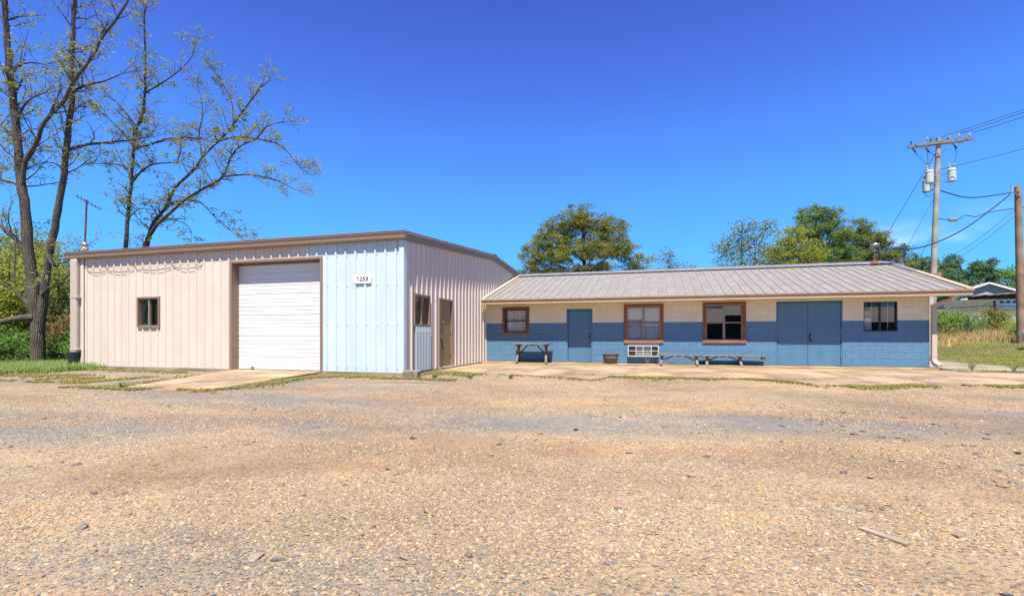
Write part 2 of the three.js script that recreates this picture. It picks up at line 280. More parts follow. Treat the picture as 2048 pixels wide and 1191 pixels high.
// concrete slabs: top outline on the ground plan, cut into pieces at the joints
function slab(g, pts, top, thick, slope = () => 0) {
  const P = pts.map(([x, z]) => [x, top + slope(x, z), z]), Q = pts.map(([x, z]) => [x, top + slope(x, z) - thick, z]);
  const sh = THREE.ShapeUtils.triangulateShape(pts.map(([x, z]) => new THREE.Vector2(x, z)), []);
  for (const [a, b, c] of sh) g.poly([P[a], P[c], P[b]]);
  const area = THREE.ShapeUtils.area(pts.map(([x, z]) => new THREE.Vector2(x, z)));
  for (let k = 0; k < P.length; k++) { const j = (k + 1) % P.length, q = [P[k], P[j], Q[j], Q[k]]; g.poly(area > 0 ? q : q.reverse()); }
  return g;
}
const rough = (pts, s, amp = .05) => { const out = []; for (let k = 0; k < pts.length - 1; k++) { const [a, b] = [pts[k], pts[k + 1]], n = Math.max(1, Math.round(Math.hypot(b[0] - a[0], b[1] - a[1]) / .25)); for (let i = 0; i < n; i++) { const t = i / n; out.push([lerp(a[0], b[0], t) + (k + i ? amp * (hash(i, k, s) - .5) : 0), lerp(a[1], b[1], t) + (k + i ? amp * 1.6 * (hash(i, k, s + 5) - .5) : 0)]); } } out.push(pts[pts.length - 1]); return out; };
const walk = new THREE.Group(); walk.name = numbered('concrete_walk'); walk.userData.kind = 'structure'; scene.add(walk);
const frontOf = (x) => pw([[-6.29, -13.3], [-5.7, -13.35], [-4.5, -12.75], [-3.1, -12.45], [-2.15, -12.3], [-1.55, -11.85], [-1.3, -11.95], [-1.1, -12.95], [0, -13.05], [2.2, -13.1], [3.0, -12.7], [3.25, -11.7], [4.2, -11.9], [5.35, -12.5], [7.4, -12.95], [8.4, -13.1], [11.4, -13.3]], x);
const cuts = [-6.29, -3.35, -.55, 2.05, 4.6, 7.05, 9.3, 11.35];
for (let k = 0; k < cuts.length - 1; k++) {
  const a = cuts[k] + .007, b = cuts[k + 1] - .007, la = k ? (hash(k, 1, 5) - .5) * .5 : 0, lb = k < 6 ? (hash(k + 1, 1, 5) - .5) * .5 : 0, f = [];
  for (let x = a + la; x < b + lb; x += .16) f.push([x, frontOf(x) + .07 * (hash(Math.round(x * 50), 3, 9) - .5)]); f.push([b + lb, frontOf(b + lb)]);
  const zb = k < 6 ? -17.585 : -17.0;
  part('slab', slab(new G(), [...f, [b, zb], [a, zb]], -.045 + .008 * (hash(k, 2, 2) - .5), .12), k === 6 ? M.greyConcrete : M.concrete, walk);
}
structure('driveway', slab(new G(), [[8.6, -17.2], [11.4, -17.2], [15.5, -15.2], [26, -14.6], [26, -18.4], [14.6, -18.6], [11.9, -20.2], [11.5, -24.5], [11.2, -34], [8.6, -34]].reverse(), -.05, .12), M.greyConcrete);
structure('wall_footing', new G().cbox(-6.32, 8.13, -.12, 0, -18.3, -17.6, .015), M.footing);
structure('concrete_ramp', slab(new G(), rough([[-11.86, -11.82], [-11.86, -11.5], [-10.45, -7.55], [-9.2, -7.25], [-8.3, -7.45], [-8.87, -11.5], [-8.87, -11.82]], 61, .04), 0, .2, (x, z) => lerp(-.065, -.012, clamp((-7.4 - z) / 4.1))), M.concrete);
{ // road beyond the bank
  const g = new G(), c = [30, -59.5], d = [.96, -.28], n = [.28, .96];
  for (let s = -70; s < 120; s += 5) { const P = (t, w) => { const x = c[0] + d[0] * t + n[0] * w, z = c[1] + d[1] * t + n[1] * w; return [x, land(x, z) + .06, z]; }; for (const [w0, w1] of [[-3.4, 0], [0, 3.4]]) g.poly([P(s, w1), P(s + 5, w1), P(s + 5, w0), P(s, w0)]); }
  structure('road', g, M.asphalt);
}

// ---------------------------------------------------------------- metal garage
const GZ = -11.59, GX = -6.33, GL = -18.05, GB = -26.35, RZ = -18.96;
const rakeY = (z) => z > RZ ? lerp(3.50, 4.05, (GZ - z) / (GZ - RZ)) : lerp(4.05, 3.50, (RZ - z) / (RZ - GB));
const garage = thing('metal_garage', 'tan ribbed metal garage with white sectional door and pale blue corner panels', 'garage', [-12.19, 0, -18.97]);
const front = (a, y, d) => [a, y, GZ + d], side = (a, y, d) => [GX + d, y, -a];
const RIB = [[-.038, 0], [-.02, .034], [.02, .034], [.038, 0], [.1, 0], [.106, .005], [.128, .005], [.134, 0], [.176, 0], [.182, .005], [.204, .005], [.21, 0], [.267, 0]];
function ribWall(map, a0, a1, phase, y0, yTop, holes, pick, parent, name = 'wall_panel') {
  const first = Math.floor((a0 - phase) / .305) - 1, last = Math.ceil((a1 - phase) / .305);
  for (let k = first; k <= last; k++) {
    const c = phase + k * .305, gs = [new G(map), new G(map)];
    const wob = .003 * (hash(k, 5, 77) - .5), cutsA = [a0, a1, ...holes.flatMap((h) => [h[0], h[1]])];
    for (let s = 0; s < RIB.length - 1; s++) {
      const A = [c + RIB[s][0], RIB[s][1]], B = [c + RIB[s + 1][0], RIB[s + 1][1]];
      const ts = [A[0], ...cutsA.filter((q) => q > A[0] && q < B[0]), B[0]].sort((p, q) => p - q);
      for (let j = 0; j < ts.length - 1; j++) {
        const p = ts[j], q = ts[j + 1], mid = (p + q) / 2; if (mid < a0 || mid > a1 || q - p < 1e-5) continue;
        const dp = lerp(A[1], B[1], (p - A[0]) / (B[0] - A[0])) + wob, dq = lerp(A[1], B[1], (q - A[0]) / (B[0] - A[0])) + wob;
        let iv = [[y0, 99]]; for (const h of holes) if (mid > h[0] && mid < h[1]) iv = iv.flatMap(([b, t]) => [[b, Math.min(t, h[2])], [Math.max(b, h[3]), t]].filter(([x, y]) => y > x + .002));
        for (const [b, t] of iv) { const tp = Math.min(t, yTop(p)), tq = Math.min(t, yTop(q)); if (tp <= b) continue; gs[b > y0 ? 1 : 0].poly([[p, b, dp], [q, b, dq], [q, tq, dq], [p, tp, dp]]); }
      }
    }
    for (const g of gs) if (g.i.length) part(name, g, pick(c), parent);
  }
}
function wallBoxes(g, a0, a1, y0, y1, d0, d1, holes) {
  const xs = [a0, a1, ...holes.flatMap((h) => [h[0], h[1]])].sort((p, q) => p - q);
  for (let k = 0; k < xs.length - 1; k++) { const m = (xs[k] + xs[k + 1]) / 2; if (xs[k + 1] - xs[k] < .001) continue; let iv = [[y0, y1]]; for (const h of holes) if (m > h[0] && m < h[1]) iv = iv.flatMap(([b, t]) => [[b, Math.min(t, h[2])], [Math.max(b, h[3]), t]].filter(([x, y]) => y > x + .002)); for (const [b, t] of iv) g.box(xs[k], xs[k + 1], b, t, d0, d1); }
  return g;
}
const gfHoles = [[-15.6, -14.69, 1.235, 2.195], [-11.9, -8.86, -.2, 3.105]], gsHoles = [[12.13, 13.12, 1.245, 2.14], [13.74, 14.775, -.2, 2.135]];
ribWall(front, GL, GX - .02, -8.68, .01, () => 3.55, gfHoles, (c) => c > -9.34 ? M.pale : M.tan, garage);
ribWall(side, 11.66, -GB, 11.72, .0, (a) => rakeY(-a), gsHoles, () => M.tan, garage);
part('wall_lining', wallBoxes(new G(front), GL + .02, GX - .04, -.05, 3.5, -.2, -.012, gfHoles.map(([a, b, c, d]) => [a - .03, b + .03, c - .03, d + .03])), M.interior, garage);
part('wall_lining', wallBoxes(new G(side), 11.8, -GB, -.05, 3.45, -.16, -.012, gsHoles.map(([a, b, c, d]) => [a - .03, b + .03, c - .03, d + .03])), M.interior, garage);
{ const g = new G(); g.box(GL, GL + .14, -.1, 3.5, GB, GZ - .2); g.box(GL + .14, GX - .18, -.1, 3.5, GB, GB + .14); for (const x of [GL + .02, GX - .05]) g.poly([[x, 3.46, GZ], [x, 3.46, GB], [x, 4.04, RZ]]); part('rear_wall', g, M.tan, garage); }
part('floor', new G().box(GL + .14, GX - .18, -.12, -.02, GB + .14, GZ - .22), M.greyConcrete, garage);
part('foundation', wallBoxes(new G(front), GL - .03, GX + .02, -.22, .005, -.22, .045, [[-11.86, -8.87, -1, 1]]), M.greyConcrete, garage);
part('foundation', wallBoxes(new G(side), 11.64, 18.1, -.22, -.005, -.2, .045, []), M.greyConcrete, garage);
{ // roof sheets and edge trim
  const g = new G(), x0 = GL - .55, x1 = GX + .1, up = .2;
  for (const [za, zb, ya, yb] of [[GZ + .14, RZ, rakeY(GZ) + up, rakeY(RZ) + up], [RZ, GB - .15, rakeY(RZ) + up, rakeY(GB) + up]]) { g.poly([[x0, ya, za], [x1 - .02, ya, za], [x1 - .02, yb, zb], [x0, yb, zb]]); g.poly([[x0, ya - .06, za], [x0, yb - .06, zb], [x1 - .02, yb - .06, zb], [x1 - .02, ya - .06, za]]); }
  const roof = part('roof', g, M.trimLight, garage);
  part('ridge_cap', new G().sweep([[-.22, -.005], [-.1, .02], [0, .028], [.1, .02], [.22, -.005]], GL - .5, GX + .13, ([z, y], x) => [x, 4.262 + y - Math.abs(z) * .07, RZ + z]), M.galv, roof);
}
// gutter along the front eave: open trough with a rolled lip
part('gutter', new G().sweep([[.02, 3.715], [.035, 3.715], [.035, 3.49], [.135, 3.49], [.15, 3.53], [.155, 3.6], [.178, 3.66], [.178, 3.70], [.165, 3.70]], GL - .6, GX + .13, ([d, y], x) => [x, y, GZ + d]).poly([[GX + .13, 3.49, GZ + .035], [GX + .13, 3.49, GZ + .135], [GX + .13, 3.6, GZ + .155], [GX + .13, 3.7, GZ + .178], [GX + .13, 3.715, GZ + .035]]).poly([[GL - .6, 3.715, GZ + .035], [GL - .6, 3.7, GZ + .178], [GL - .6, 3.6, GZ + .155], [GL - .6, 3.49, GZ + .135], [GL - .6, 3.49, GZ + .035]]), M.trim, garage);
part('eave_flashing', new G().sweep([[.0, 3.752], [.19, 3.722], [.19, 3.705]], GL - .58, GX + .12, ([d, y], x) => [x, y, GZ + d]), M.trimLight, garage);
{ const bands = [['rake_trim', -.02, .13, .085, M.trim], ['rake_flashing', .13, .215, .125, M.trimLight]];
  for (const [n, b0, b1, d, m] of bands) { const g = new G(); for (const [za, zb] of [[GZ + .05, RZ], [RZ, GB - .1]]) { const P = (x, z, b) => [x, rakeY(z) + b, z]; g.poly([P(GX + d, za, b0), P(GX + d, zb, b0), P(GX + d, zb, b1), P(GX + d, za, b1)]); g.poly([P(GX + d, za, b1), P(GX + d, zb, b1), P(GX - .05, zb, b1), P(GX - .05, za, b1)]); g.poly([P(GX - .05, za, b0), P(GX - .05, zb, b0), P(GX + d, zb, b0), P(GX + d, za, b0)]); } part(n, g, m, garage); }
}
part('corner_trim', new G().box(GX - .1, GX + .04, .0, 3.49, GZ + .0365, GZ + .045).box(GX + .0365, GX + .045, .0, 3.49, GZ - .1, GZ + .045), M.pale, garage);
part('corner_trim', new G().box(GL - .02, GL + .12, .0, 3.49, GZ + .0365, GZ + .045), M.tan, garage);
{ // downspout at the far corner with a black corrugated drain hose
  const d = part('downspout', new G().cbox(GL - .34, GL - .05, .40, 3.49, GZ - .02, GZ + .16, .03), M.spout, garage);
  for (const y of [2.22, .52]) part('strap', new G().box(GL - .35, GL + .03, y, y + .03, GZ - .03, GZ + .17), M.spout, d);
  const g = new G(), pr = [], pt = []; for (let k = 0; k <= 44; k++) { const t = k / 44; pt.push([GL - .2 - .05 * t * t, .46 - .62 * t, GZ + .07 + .1 * t * t]); pr.push(.165 + (k % 2) * .012); } g.tube(pt, pr, 18); part('drain_hose', g, M.black, d);
}
{ // sectional door: five steel sections with pressed ribs
  const x0 = -11.9, x1 = -8.86, z = GZ - .22, door = part('door_section', new G(), M.whiteDoor, garage); garage.remove(door);
  const sh = .61; for (let k = 0; k < 5; k++) {
    const b = .0 + k * sh, t = b + sh, pr = [[b + .004, -.012], [b + .008, 0], [b + .1, 0], [b + .106, -.006], [b + .124, -.006], [b + .13, 0], [b + .19, 0], [b + .196, -.006], [b + .214, -.006], [b + .22, 0], [b + .352, 0], [b + .36, -.014], [b + .372, -.014], [b + .38, 0], [b + .47, 0], [b + .476, -.006], [b + .494, -.006], [b + .5, 0], [b + .598, 0], [t - .004, -.014], [t + .004, -.014]];
    const g = new G().sweep(pr, x0, x1, ([y, d], x) => [x, y, z + d]); g.box(x0, x1, b, t, z - .05, z - .02); const s = part('door_section', g, M.whiteDoor, garage);
    if (k === 0) part('latch', new G().cbox(-11.45, -11.33, .03, .09, z, z + .03, .006), M.steel, s);
  }
  const f = new G(); f.box(-11.925, -11.895, -.05, 3.165, GZ - .24, GZ + .001).box(-11.97, -11.893, -.05, 3.165, GZ + .002, GZ + .05).box(-8.86, -8.80, -.05, 3.165, GZ - .24, GZ + .05).box(-11.9, -8.86, 3.105, 3.165, GZ - .24, GZ + .05); f.box(-11.9, -8.86, 3.0, 3.105, GZ - .3, GZ - .245);
  part('door_frame', f, M.trim, garage);
}
function slider(map, a0, a1, y0, y1, frame, parent, rec = 0) { // two light sliding window
  const w = part('window', new G(map).box(a0, a1, y0, y0 + .05, -.1, .05).box(a0, a1, y1 - .05, y1, -.1, .05).box(a0, a0 + .045, y0 + .05, y1 - .05, -.1, .05).box(a1 - .045, a1, y0 + .05, y1 - .05, -.1, .05), frame, parent);
  const c = (a0 + a1) / 2; part('sash', new G(map).box(c - .025, c + .025, y0 + .05, y1 - .05, -.05, .015).box(a0 + .045, c - .025, y0 + .05, y0 + .08, -.05, -.01).box(a0 + .045, c - .025, y1 - .08, y1 - .05, -.05, -.01).box(c + .025, a1 - .045, y0 + .05, y0 + .075, -.06, -.02).box(c + .025, a1 - .045, y1 - .075, y1 - .05, -.06, -.02), M.frameTan, w);
  part('pane', new G(map).poly([[a0 + .04, y0 + .05, -.03], [c, y0 + .05, -.03], [c, y1 - .05, -.03], [a0 + .04, y1 - .05, -.03]]), M.glass, w);
  part('pane', new G(map).poly([[c, y0 + .05, -.045], [a1 - .04, y0 + .05, -.045], [a1 - .04, y1 - .05, -.045], [c, y1 - .05, -.045]]), M.glass, w);
  return w;
}
slider(front, -15.6, -14.69, 1.235, 2.195, M.trim, garage); slider(side, 12.13, 13.12, 1.245, 2.14, M.trim, garage);
{ // pale patch of sheeting below the side window
  const g = new G(side); for (let k = 0; k < 10; k++) { const a = 12.16 + k * .096; g.poly([[a, .01, .04], [a + .04, .01, .04], [a + .04, 1.24, .04], [a, 1.24, .04]]); g.poly([[a + .04, .01, .04], [a + .055, .01, .062], [a + .055, 1.24, .062], [a + .04, 1.24, .04]]); g.poly([[a + .055, .01, .062], [a + .075, .01, .062], [a + .075, 1.24, .062], [a + .055, 1.24, .062]]); g.poly([[a + .075, .01, .062], [a + .096, .01, .04], [a + .096, 1.24, .04], [a + .075, 1.24, .062]]); }
  part('patch_panel', g, M.patch, garage, 'pale blue ribbed sheet below side window');
}
{ // steel side door
  const f = part('side_door_frame', new G(side).box(13.74, 13.80, .0, 2.135, -.12, .055).box(14.715, 14.775, .0, 2.135, -.12, .055).box(13.80, 14.715, 2.075, 2.135, -.12, .055), M.trim, garage);
  const d = part('side_door', new G(side).cbox(13.806, 14.709, .035, 2.069, -.06, -.012, .003), M.oliveDoor, garage, 'scuffed olive brown steel side door');
  part('knob', new G(side).tube([[13.88, .95, -.012], [13.88, .95, .03], [13.88, .95, .05], [13.88, .95, .075]], [.014, .014, .03, .022], 12), M.brass, d);
  part('deadbolt', new G(side).tube([[13.88, 1.12, -.012], [13.88, 1.12, .015]], .026, 12), M.brass, d);
  part('notice', new G(side).box(14.1, 14.2, 1.4, 1.43, -.011, -.009), M.white, d);
  part('closer_arm', beam(new G(side), [13.9, .92, -.004], [14.18, .55, -.004], .022, .012), M.darkMetal, d);
  for (const y of [.3, 1.0, 1.8]) part('hinge', new G(side).box(14.695, 14.725, y, y + .1, -.014, .004), M.darkMetal, d);
  part('threshold', new G(side).cbox(13.7, 14.82, -.12, .03, -.16, .11, .015), M.greyConcrete, garage);
}
{ // screw heads on the replacement panels
  const g = new G(); for (let k = 0; k < 8; k++) for (const y of [.1, 1.25, 2.3, 3.12]) { const x = -8.68 + k * .305 + .05; g.tube([[x, y + .02 * hash(k, y * 9, 4), GZ], [x, y + .02 * hash(k, y * 9, 4), GZ + .012]], .012, 6); }
  const s = part('screw_heads', g, M.steel, garage); s.userData.kind = 'stuff';
}
const font = await new FontLoader().loadAsync('fonts/droid/droid_sans_bold.typeface.json');
{ // house number
  const n = thing('number_sign', 'white number plate reading 1259 on the pale blue panels', 'sign', [-7.53, 2.38, GZ + .04]);
  const b = part('plate', new G().cbox(-7.79, -7.265, 2.385, 2.615, GZ + .036, GZ + .044, .003), M.white, n);
  const t = new TextGeometry('1259', { font, size: .115, depth: .004, curveSegments: 5, bevelEnabled: false }); t.computeBoundingBox(); const w = t.boundingBox.max.x; t.scale(1.06, 1, 1); t.translate(-7.53 - w * .53, 2.445, GZ + .0445);
  part('numerals', new G().geo(t), M.purple, n);
}
{ // old string of wire sagging between hooks
  const n = thing('hanging_wire', 'thin cable strung on hooks along the top of the tan wall', 'cable', [-17.9, 3.15, GZ + .05]);
  const hooks = [-17.75, -16.9, -15.7, -14.1, -13.05], cg = (dy, sag, s) => { const p = []; for (let k = 0; k < hooks.length - 1; k++) for (let i = 0; i < 10; i++) { const t = i / 10; p.push([lerp(hooks[k], hooks[k + 1], t), 3.19 + dy - sag * (1 + hash(k, s, 3)) * Math.sin(t * Math.PI) + .015 * (hash(k * 10 + i, s, 1) - .5), GZ + .05]); } p.push([-13.05, 3.2 + dy, GZ + .05]); return p; };
  part('strand', new G().tube(cg(-.02, .03, 1), .006, 5), M.trimLight, n); part('strand', new G().tube(cg(-.06, .07, 2), .006, 5), M.trimLight, n);
  for (const x of hooks) part('hook', new G().tube([[x - .05, 3.16, GZ + .04], [x, 3.2, GZ + .07], [x + .03, 3.25, GZ + .06]], .009, 5), M.darkMetal, n);
}
{ const g = new G(side); g.cbox(11.02, 11.24, -.09, .115, .33, .72, .012); whole('concrete_block', new G().cbox(-6.02, -5.62, -.085, .115, -11.2, -10.98, .014), M.greyConcrete, 'loose grey concrete block on the gravel at the garage corner', 'block', [-5.82, -.085, -11.09]); }

// ---------------------------------------------------------------- blue block building
const BZ = -18.13, BR = 8.11, BL = -6.325;
const shop = thing('block_building', 'low blue and cream block building with grey standing seam roof', 'building', [.9, 0, -22.5]);
const wall = (a, y, d) => [a, y, BZ + d];
const OPEN = { w1: [-5.56, -4.665, 1.115, 2.0], door: [-3.161, -2.2, -.02, 1.985], w2: [-.985, .19, .82, 2.02], w3: [1.67, 2.845, .83, 2.04], pair: [3.858, 5.778, -.02, 2.125], w4: [6.359, 7.273, 1.126, 2.06], ac: [-.935, .126, .25, .645] };
const bh = Object.values(OPEN);
{ // courses of concrete block, painted blue below the seventh joint and cream above
  const C = .2032, Y0 = .045, bond = 7.886, J = .008, cache = new Map();
  const blockGeo = (w, h, v) => { const k = w.toFixed(3) + h.toFixed(3) + v; if (!cache.has(k)) { const g = new G(); g.cbox(0, w, 0, h, -.02, .007, .005); for (let q = 0; q < g.t.length; q += 2) { g.t[q] += v * .73; g.t[q + 1] += v * .41; } cache.set(k, g.build()); } return cache.get(k); };
  const org = shop.position;
  for (let k = -1; k < 11; k++) {
    const y0 = k < 0 ? .002 : Y0 + k * C, y1 = Math.min(Y0 + (k + 1) * C, 2.2), ph = bond + (k % 2 ? 0 : .203) ;
    for (let j = -40; j < 4; j++) {
      let rects = [[Math.max(BL, ph + j * .4064), Math.min(BR, ph + (j + 1) * .4064), y0, y1]].filter((r) => r[1] - r[0] > .03);
      for (const h of bh) rects = rects.flatMap((r) => { if (h[1] <= r[0] || h[0] >= r[1] || h[3] <= r[2] || h[2] >= r[3]) return [r]; const o = []; if (h[0] > r[0]) o.push([r[0], h[0], r[2], r[3]]); if (h[1] < r[1]) o.push([h[1], r[1], r[2], r[3]]); const m0 = Math.max(r[0], h[0]), m1 = Math.min(r[1], h[1]); if (h[2] > r[2]) o.push([m0, m1, r[2], h[2]]); if (h[3] < r[3]) o.push([m0, m1, h[3], r[3]]); return o; });
      for (const r of rects) { const w = r[1] - r[0] - J * .9, h = r[3] - r[2] - J * .9; if (w < .02 || h < .012) continue; mesh('block', blockGeo(+w.toFixed(3), +h.toFixed(3), Math.floor(hash(j, k, 3) * 6)), k < 7 ? M.blue : M.beige, shop, [r[0] + J * .45 - org.x, r[2] + J * .45 - org.y, BZ + .002 * (hash(j, k, 9) - .5) - org.z]); }
    }
  }
  part('mortar_wall', wallBoxes(new G(wall), BL, BR - .004, .0, 1.4672, -.2, -.001, bh), M.blue, shop); part('mortar_wall', wallBoxes(new G(wall), BL, BR - .004, 1.4672, 2.32, -.2, -.001, bh), M.beige, shop);
}
{ const g = new G(); g.box(BR - .2, BR, 0, 2.34, -26.9, BZ - .2); g.box(BL + .02, BR - .2, 0, 2.34, -26.9, -26.7); g.box(BL - .0, BL + .02, 0, 2.3, -26.7, BZ - .2); g.poly([[BR - .01, 2.34, BZ], [BR - .01, 2.34, -26.9], [BR - .01, 3.68, -22.5]]); part('rear_wall', g, M.beige, shop); part('floor', new G().box(BL + .02, BR - .2, -.1, -.02, -26.7, BZ - .2), M.greyConcrete, shop); part('ceiling', new G().box(BL + .02, BR - .2, 2.24, 2.3, -26.7, BZ - .2), M.interior, shop);
  for (const x of [-3.8, 1.0, 6.05]) part('partition', new G().box(x, x + .1, -.02, 2.24, -26.7, BZ - .22), M.interior, shop); }
// roof: sheet metal panels with raised seams
const EZ = -17.5, EY = 2.335, KZ = -22.5, KY = 3.79, ROOFR = 8.86, slopeY = (z) => lerp(EY, KY, (EZ - z) / (EZ - KZ));
{
  const org = shop.position, n = 50, x0 = GX + .075, w = (ROOFR - x0) / n, nl = Math.hypot(KY - EY, KZ - EZ), up = [0, (EZ - KZ) / nl, (KY - EY) / nl];
  const P = (x, d, z) => [x, slopeY(z) + d * up[1], z + d * up[2]], variants = [0, 1, 2, 3].map((v) => { const g = new G(), pr = [[0, 0], [.006, .022], [.03, .022], [.036, 0], [.11, 0], [.115, .004], [.125, .004], [.13, 0], [.2, 0], [.205, .004], [.215, .004], [.22, 0], [w, 0]]; g.sweep(pr, EZ, KZ, ([x, d], z) => P(x, d, z)); g.poly([P(0, -.012, EZ), P(w, -.012, EZ), P(w, 0, EZ), P(0, 0, EZ)]); for (let q = 0; q < g.t.length; q += 2) { g.t[q] += v * .57; g.t[q + 1] += v * .39; } return g.build(); });
  const tone = [M.roof, mat(.40, .38, .355, { map: roofMap, roughness: .55 }), mat(.418, .398, .373, { map: roofMap, roughness: .55 })];
  for (let k = 0; k < n; k++) mesh('roof_panel', variants[k % 4], tone[Math.floor(hash(k, 4, 4) * 3)], shop, [x0 + k * w - org.x, -org.y, -org.z]);
  const bk = new G(); bk.poly([[x0, EY, -27.5], [ROOFR, EY, -27.5], [ROOFR, KY, KZ], [x0, KY, KZ]].reverse()); bk.poly([[x0, KY - .05, KZ], [ROOFR, KY - .05, KZ], [ROOFR, EY - .05, -27.5], [x0, EY - .05, -27.5]].reverse()); part('rear_roof', bk, M.roof, shop);
  const rc = part('ridge_cap', new G().sweep([[.24, -.012], [.24, -.002], [.03, .05], [0, .058], [-.03, .05], [-.24, -.02]], GX + .08, ROOFR + .03, ([z, y], x) => [x, KY + .055 + y - Math.abs(z) * .26, KZ + z]), M.galv, shop);
  part('roof_deck', new G().poly([[x0, EY - .04, EZ - .02], [ROOFR, EY - .04, EZ - .02], [ROOFR, KY - .05, KZ], [x0, KY - .05, KZ]].reverse()), M.greyWood, shop);
  part('drip_edge', new G().cbox(GX + .05, ROOFR + .05, EY - .05, EY + .006, EZ - .06, EZ + .035, .006), M.drip, shop);
  part('fascia', new G().cbox(GX + .05, ROOFR + .02, 2.165, EY - .05, EZ - .06, EZ + .004, .006), M.fascia, shop);
  part('soffit', new G().box(GX + .05, ROOFR, 2.185, 2.205, BZ + .005, EZ - .062), M.creamTrim, shop);
  // rake trim on the open gable and flashing against the garage
  const rk = new G(), R = (x, z, d) => [x, slopeY(z) + d, z]; const strip = (g, xa, xb, za, zb, d0, d1) => { g.poly([R(xa, za, d1), R(xb, za, d1), R(xb, zb, d1), R(xa, zb, d1)]); g.poly([R(xb, za, d0), R(xb, zb, d0), R(xb, zb, d1), R(xb, za, d1)]); g.poly([R(xa, za, d0), R(xa, za, d1), R(xa, zb, d1), R(xa, zb, d0)]); g.poly([R(xa, za, d0), R(xb, za, d0), R(xb, za, d1), R(xa, za, d1)]); };
  strip(rk, ROOFR - .12, ROOFR + .04, EZ - .005, -20.6, -.13, .05); part('rake_trim', rk, M.fascia, shop);
  const rk2 = new G(); strip(rk2, ROOFR - .16, ROOFR + .036, -20.6, KZ, -.13, .047); part('rake_trim', rk2, M.galv, shop, 'bare metal upper length of roof edge trim');
  const fl = new G(); strip(fl, GX + .05, GX + .2, EZ + .02, KZ - .1, -.02, .07); part('side_flashing', fl, M.creamTrim, shop);
}
{ // downspout with elbows
  const d = part('downspout', new G().cbox(8.12, 8.255, .2, 1.93, BZ + .01, BZ + .12, .012), M.spout, shop);
  const e = new G(); beam(e, [8.19, 1.9, BZ + .065], [8.5, 2.06, BZ + .33], .125, .105); beam(e, [8.5, 2.05, BZ + .32], [8.52, 2.2, EZ - .12], .125, .105); part('elbow', e, M.spout, d);
  const f = new G(); beam(f, [8.19, .22, BZ + .065], [8.2, .1, BZ + .2], .13, .105); beam(f, [8.2, .11, BZ + .19], [8.21, .07, BZ + .36], .13, .1); part('outlet', f, M.spout, d);
  for (const y of [1.9, .36]) part('strap', new G().box(8.112, 8.265, y, y + .03, BZ + .005, BZ + .125), M.spout, d);
}
function trimmed(o, wTrim, frameM, cols, rows, parent) {    // window with stained board surround
  const [a0, a1, y0, y1] = o, g = new G(wall), T = wTrim, w = part('window', new G(wall).box(a0, a1, y0, y0 + .035, -.16, -.0).box(a0, a1, y1 - .04, y1, -.16, -.0).box(a0, a0 + .04, y0 + .035, y1 - .04, -.16, 0).box(a1 - .04, a1, y0 + .035, y1 - .04, -.16, 0), frameM, parent);
  const v = (x0, x1, ya, yb) => { const q = new G(wall); q.swap = true; q.cbox(x0, x1, ya, yb, -.06, .035, .004); part('trim_board', q, M.stain, w); }, h = (x0, x1, ya, yb, d, m) => part('trim_board', new G(wall).cbox(x0, x1, ya, yb, -.06, d, .004), m, w);
  v(a0 - T, a0 + .004, y0, y1); v(a1 - .004, a1 + T, y0, y1); h(a0 - T, a1 + T, y1 + .001, y1 + T, .037, M.stain); h(a0 - T - .005, a1 + T + .005, y0 - T, y0 - .001, .045, M.sillWood);
  const b = new G(wall), iw = (a1 - a0 - .08) / cols, ih = (y1 - y0 - .075) / rows;
  for (let c = 1; c < cols; c++) b.box(a0 + .04 + c * iw - .035, a0 + .04 + c * iw + .035, y0 + .035, y1 - .04, -.12, -.03);
  for (let c = 0; c < cols; c++) for (let r = 1; r < rows; r++) b.box(a0 + .04 + c * iw + (c ? .035 : 0), a0 + .04 + (c + 1) * iw - (c < cols - 1 ? .035 : 0), y0 + .035 + r * ih - .02, y0 + .035 + r * ih + .02, -.115, -.04);
  part('sash', b, frameM, w);
  for (let c = 0; c < cols; c++) for (let r = 0; r < rows; r++) { const x = a0 + .04 + c * iw, y = y0 + .035 + r * ih, d = -.085 + (r ? .02 : 0), tl = .012 * (hash(c, r, Math.round(a0 * 9)) - .5); part('pane', new G(wall).poly([[x, y, d], [x + iw, y, d + tl], [x + iw, y + ih, d + tl * .3], [x, y + ih, d]]), M.glass, w); }
  return w;
}
const w1 = trimmed(OPEN.w1, .085, M.frameBlack, 1, 2, shop), w2 = trimmed(OPEN.w2, .092, M.frameTan, 2, 2, shop), w3 = trimmed(OPEN.w3, .092, M.frameTan, 2, 2, shop);
{ // folded curtain, slatted blind
  const g = new G(wall), o = OPEN.w1; for (let k = 0; k < 40; k++) { const a = lerp(o[0] + .02, o[1] - .02, k / 40), b = lerp(o[0] + .02, o[1] - .02, (k + 1) / 40), d = (q) => -.15 - .03 + .022 * Math.sin(q * 47) + .012 * Math.sin(q * 23 + 1); g.poly([[a, o[2], d(a)], [b, o[2], d(b)], [b, o[3], d(b)], [a, o[3], d(a)]]); } part('curtain', g, M.curtain, w1);
  const s = new G(wall), q = OPEN.w2; for (let k = 0; k < 44; k++) { const y = q[2] + .04 + k * .0265; s.poly([[q[0] + .02, y, -.15], [q[1] - .02, y, -.15], [q[1] - .02, y + .019, -.168], [q[0] + .02, y + .019, -.168]]); s.poly([[q[0] + .02, y, -.15], [q[1] - .02, y, -.15], [q[1] - .02, y + .003, -.149], [q[0] + .02, y + .003, -.149]]); } part('blind', s, M.blind, w2).userData.kind = 'stuff';
  const il = new G(wall); il.box(OPEN.w3[0], OPEN.w3[1], OPEN.w3[2] - .03, OPEN.w3[2] + .005, -.3, -.16); part('inner_sill', il, M.white, w3);
}
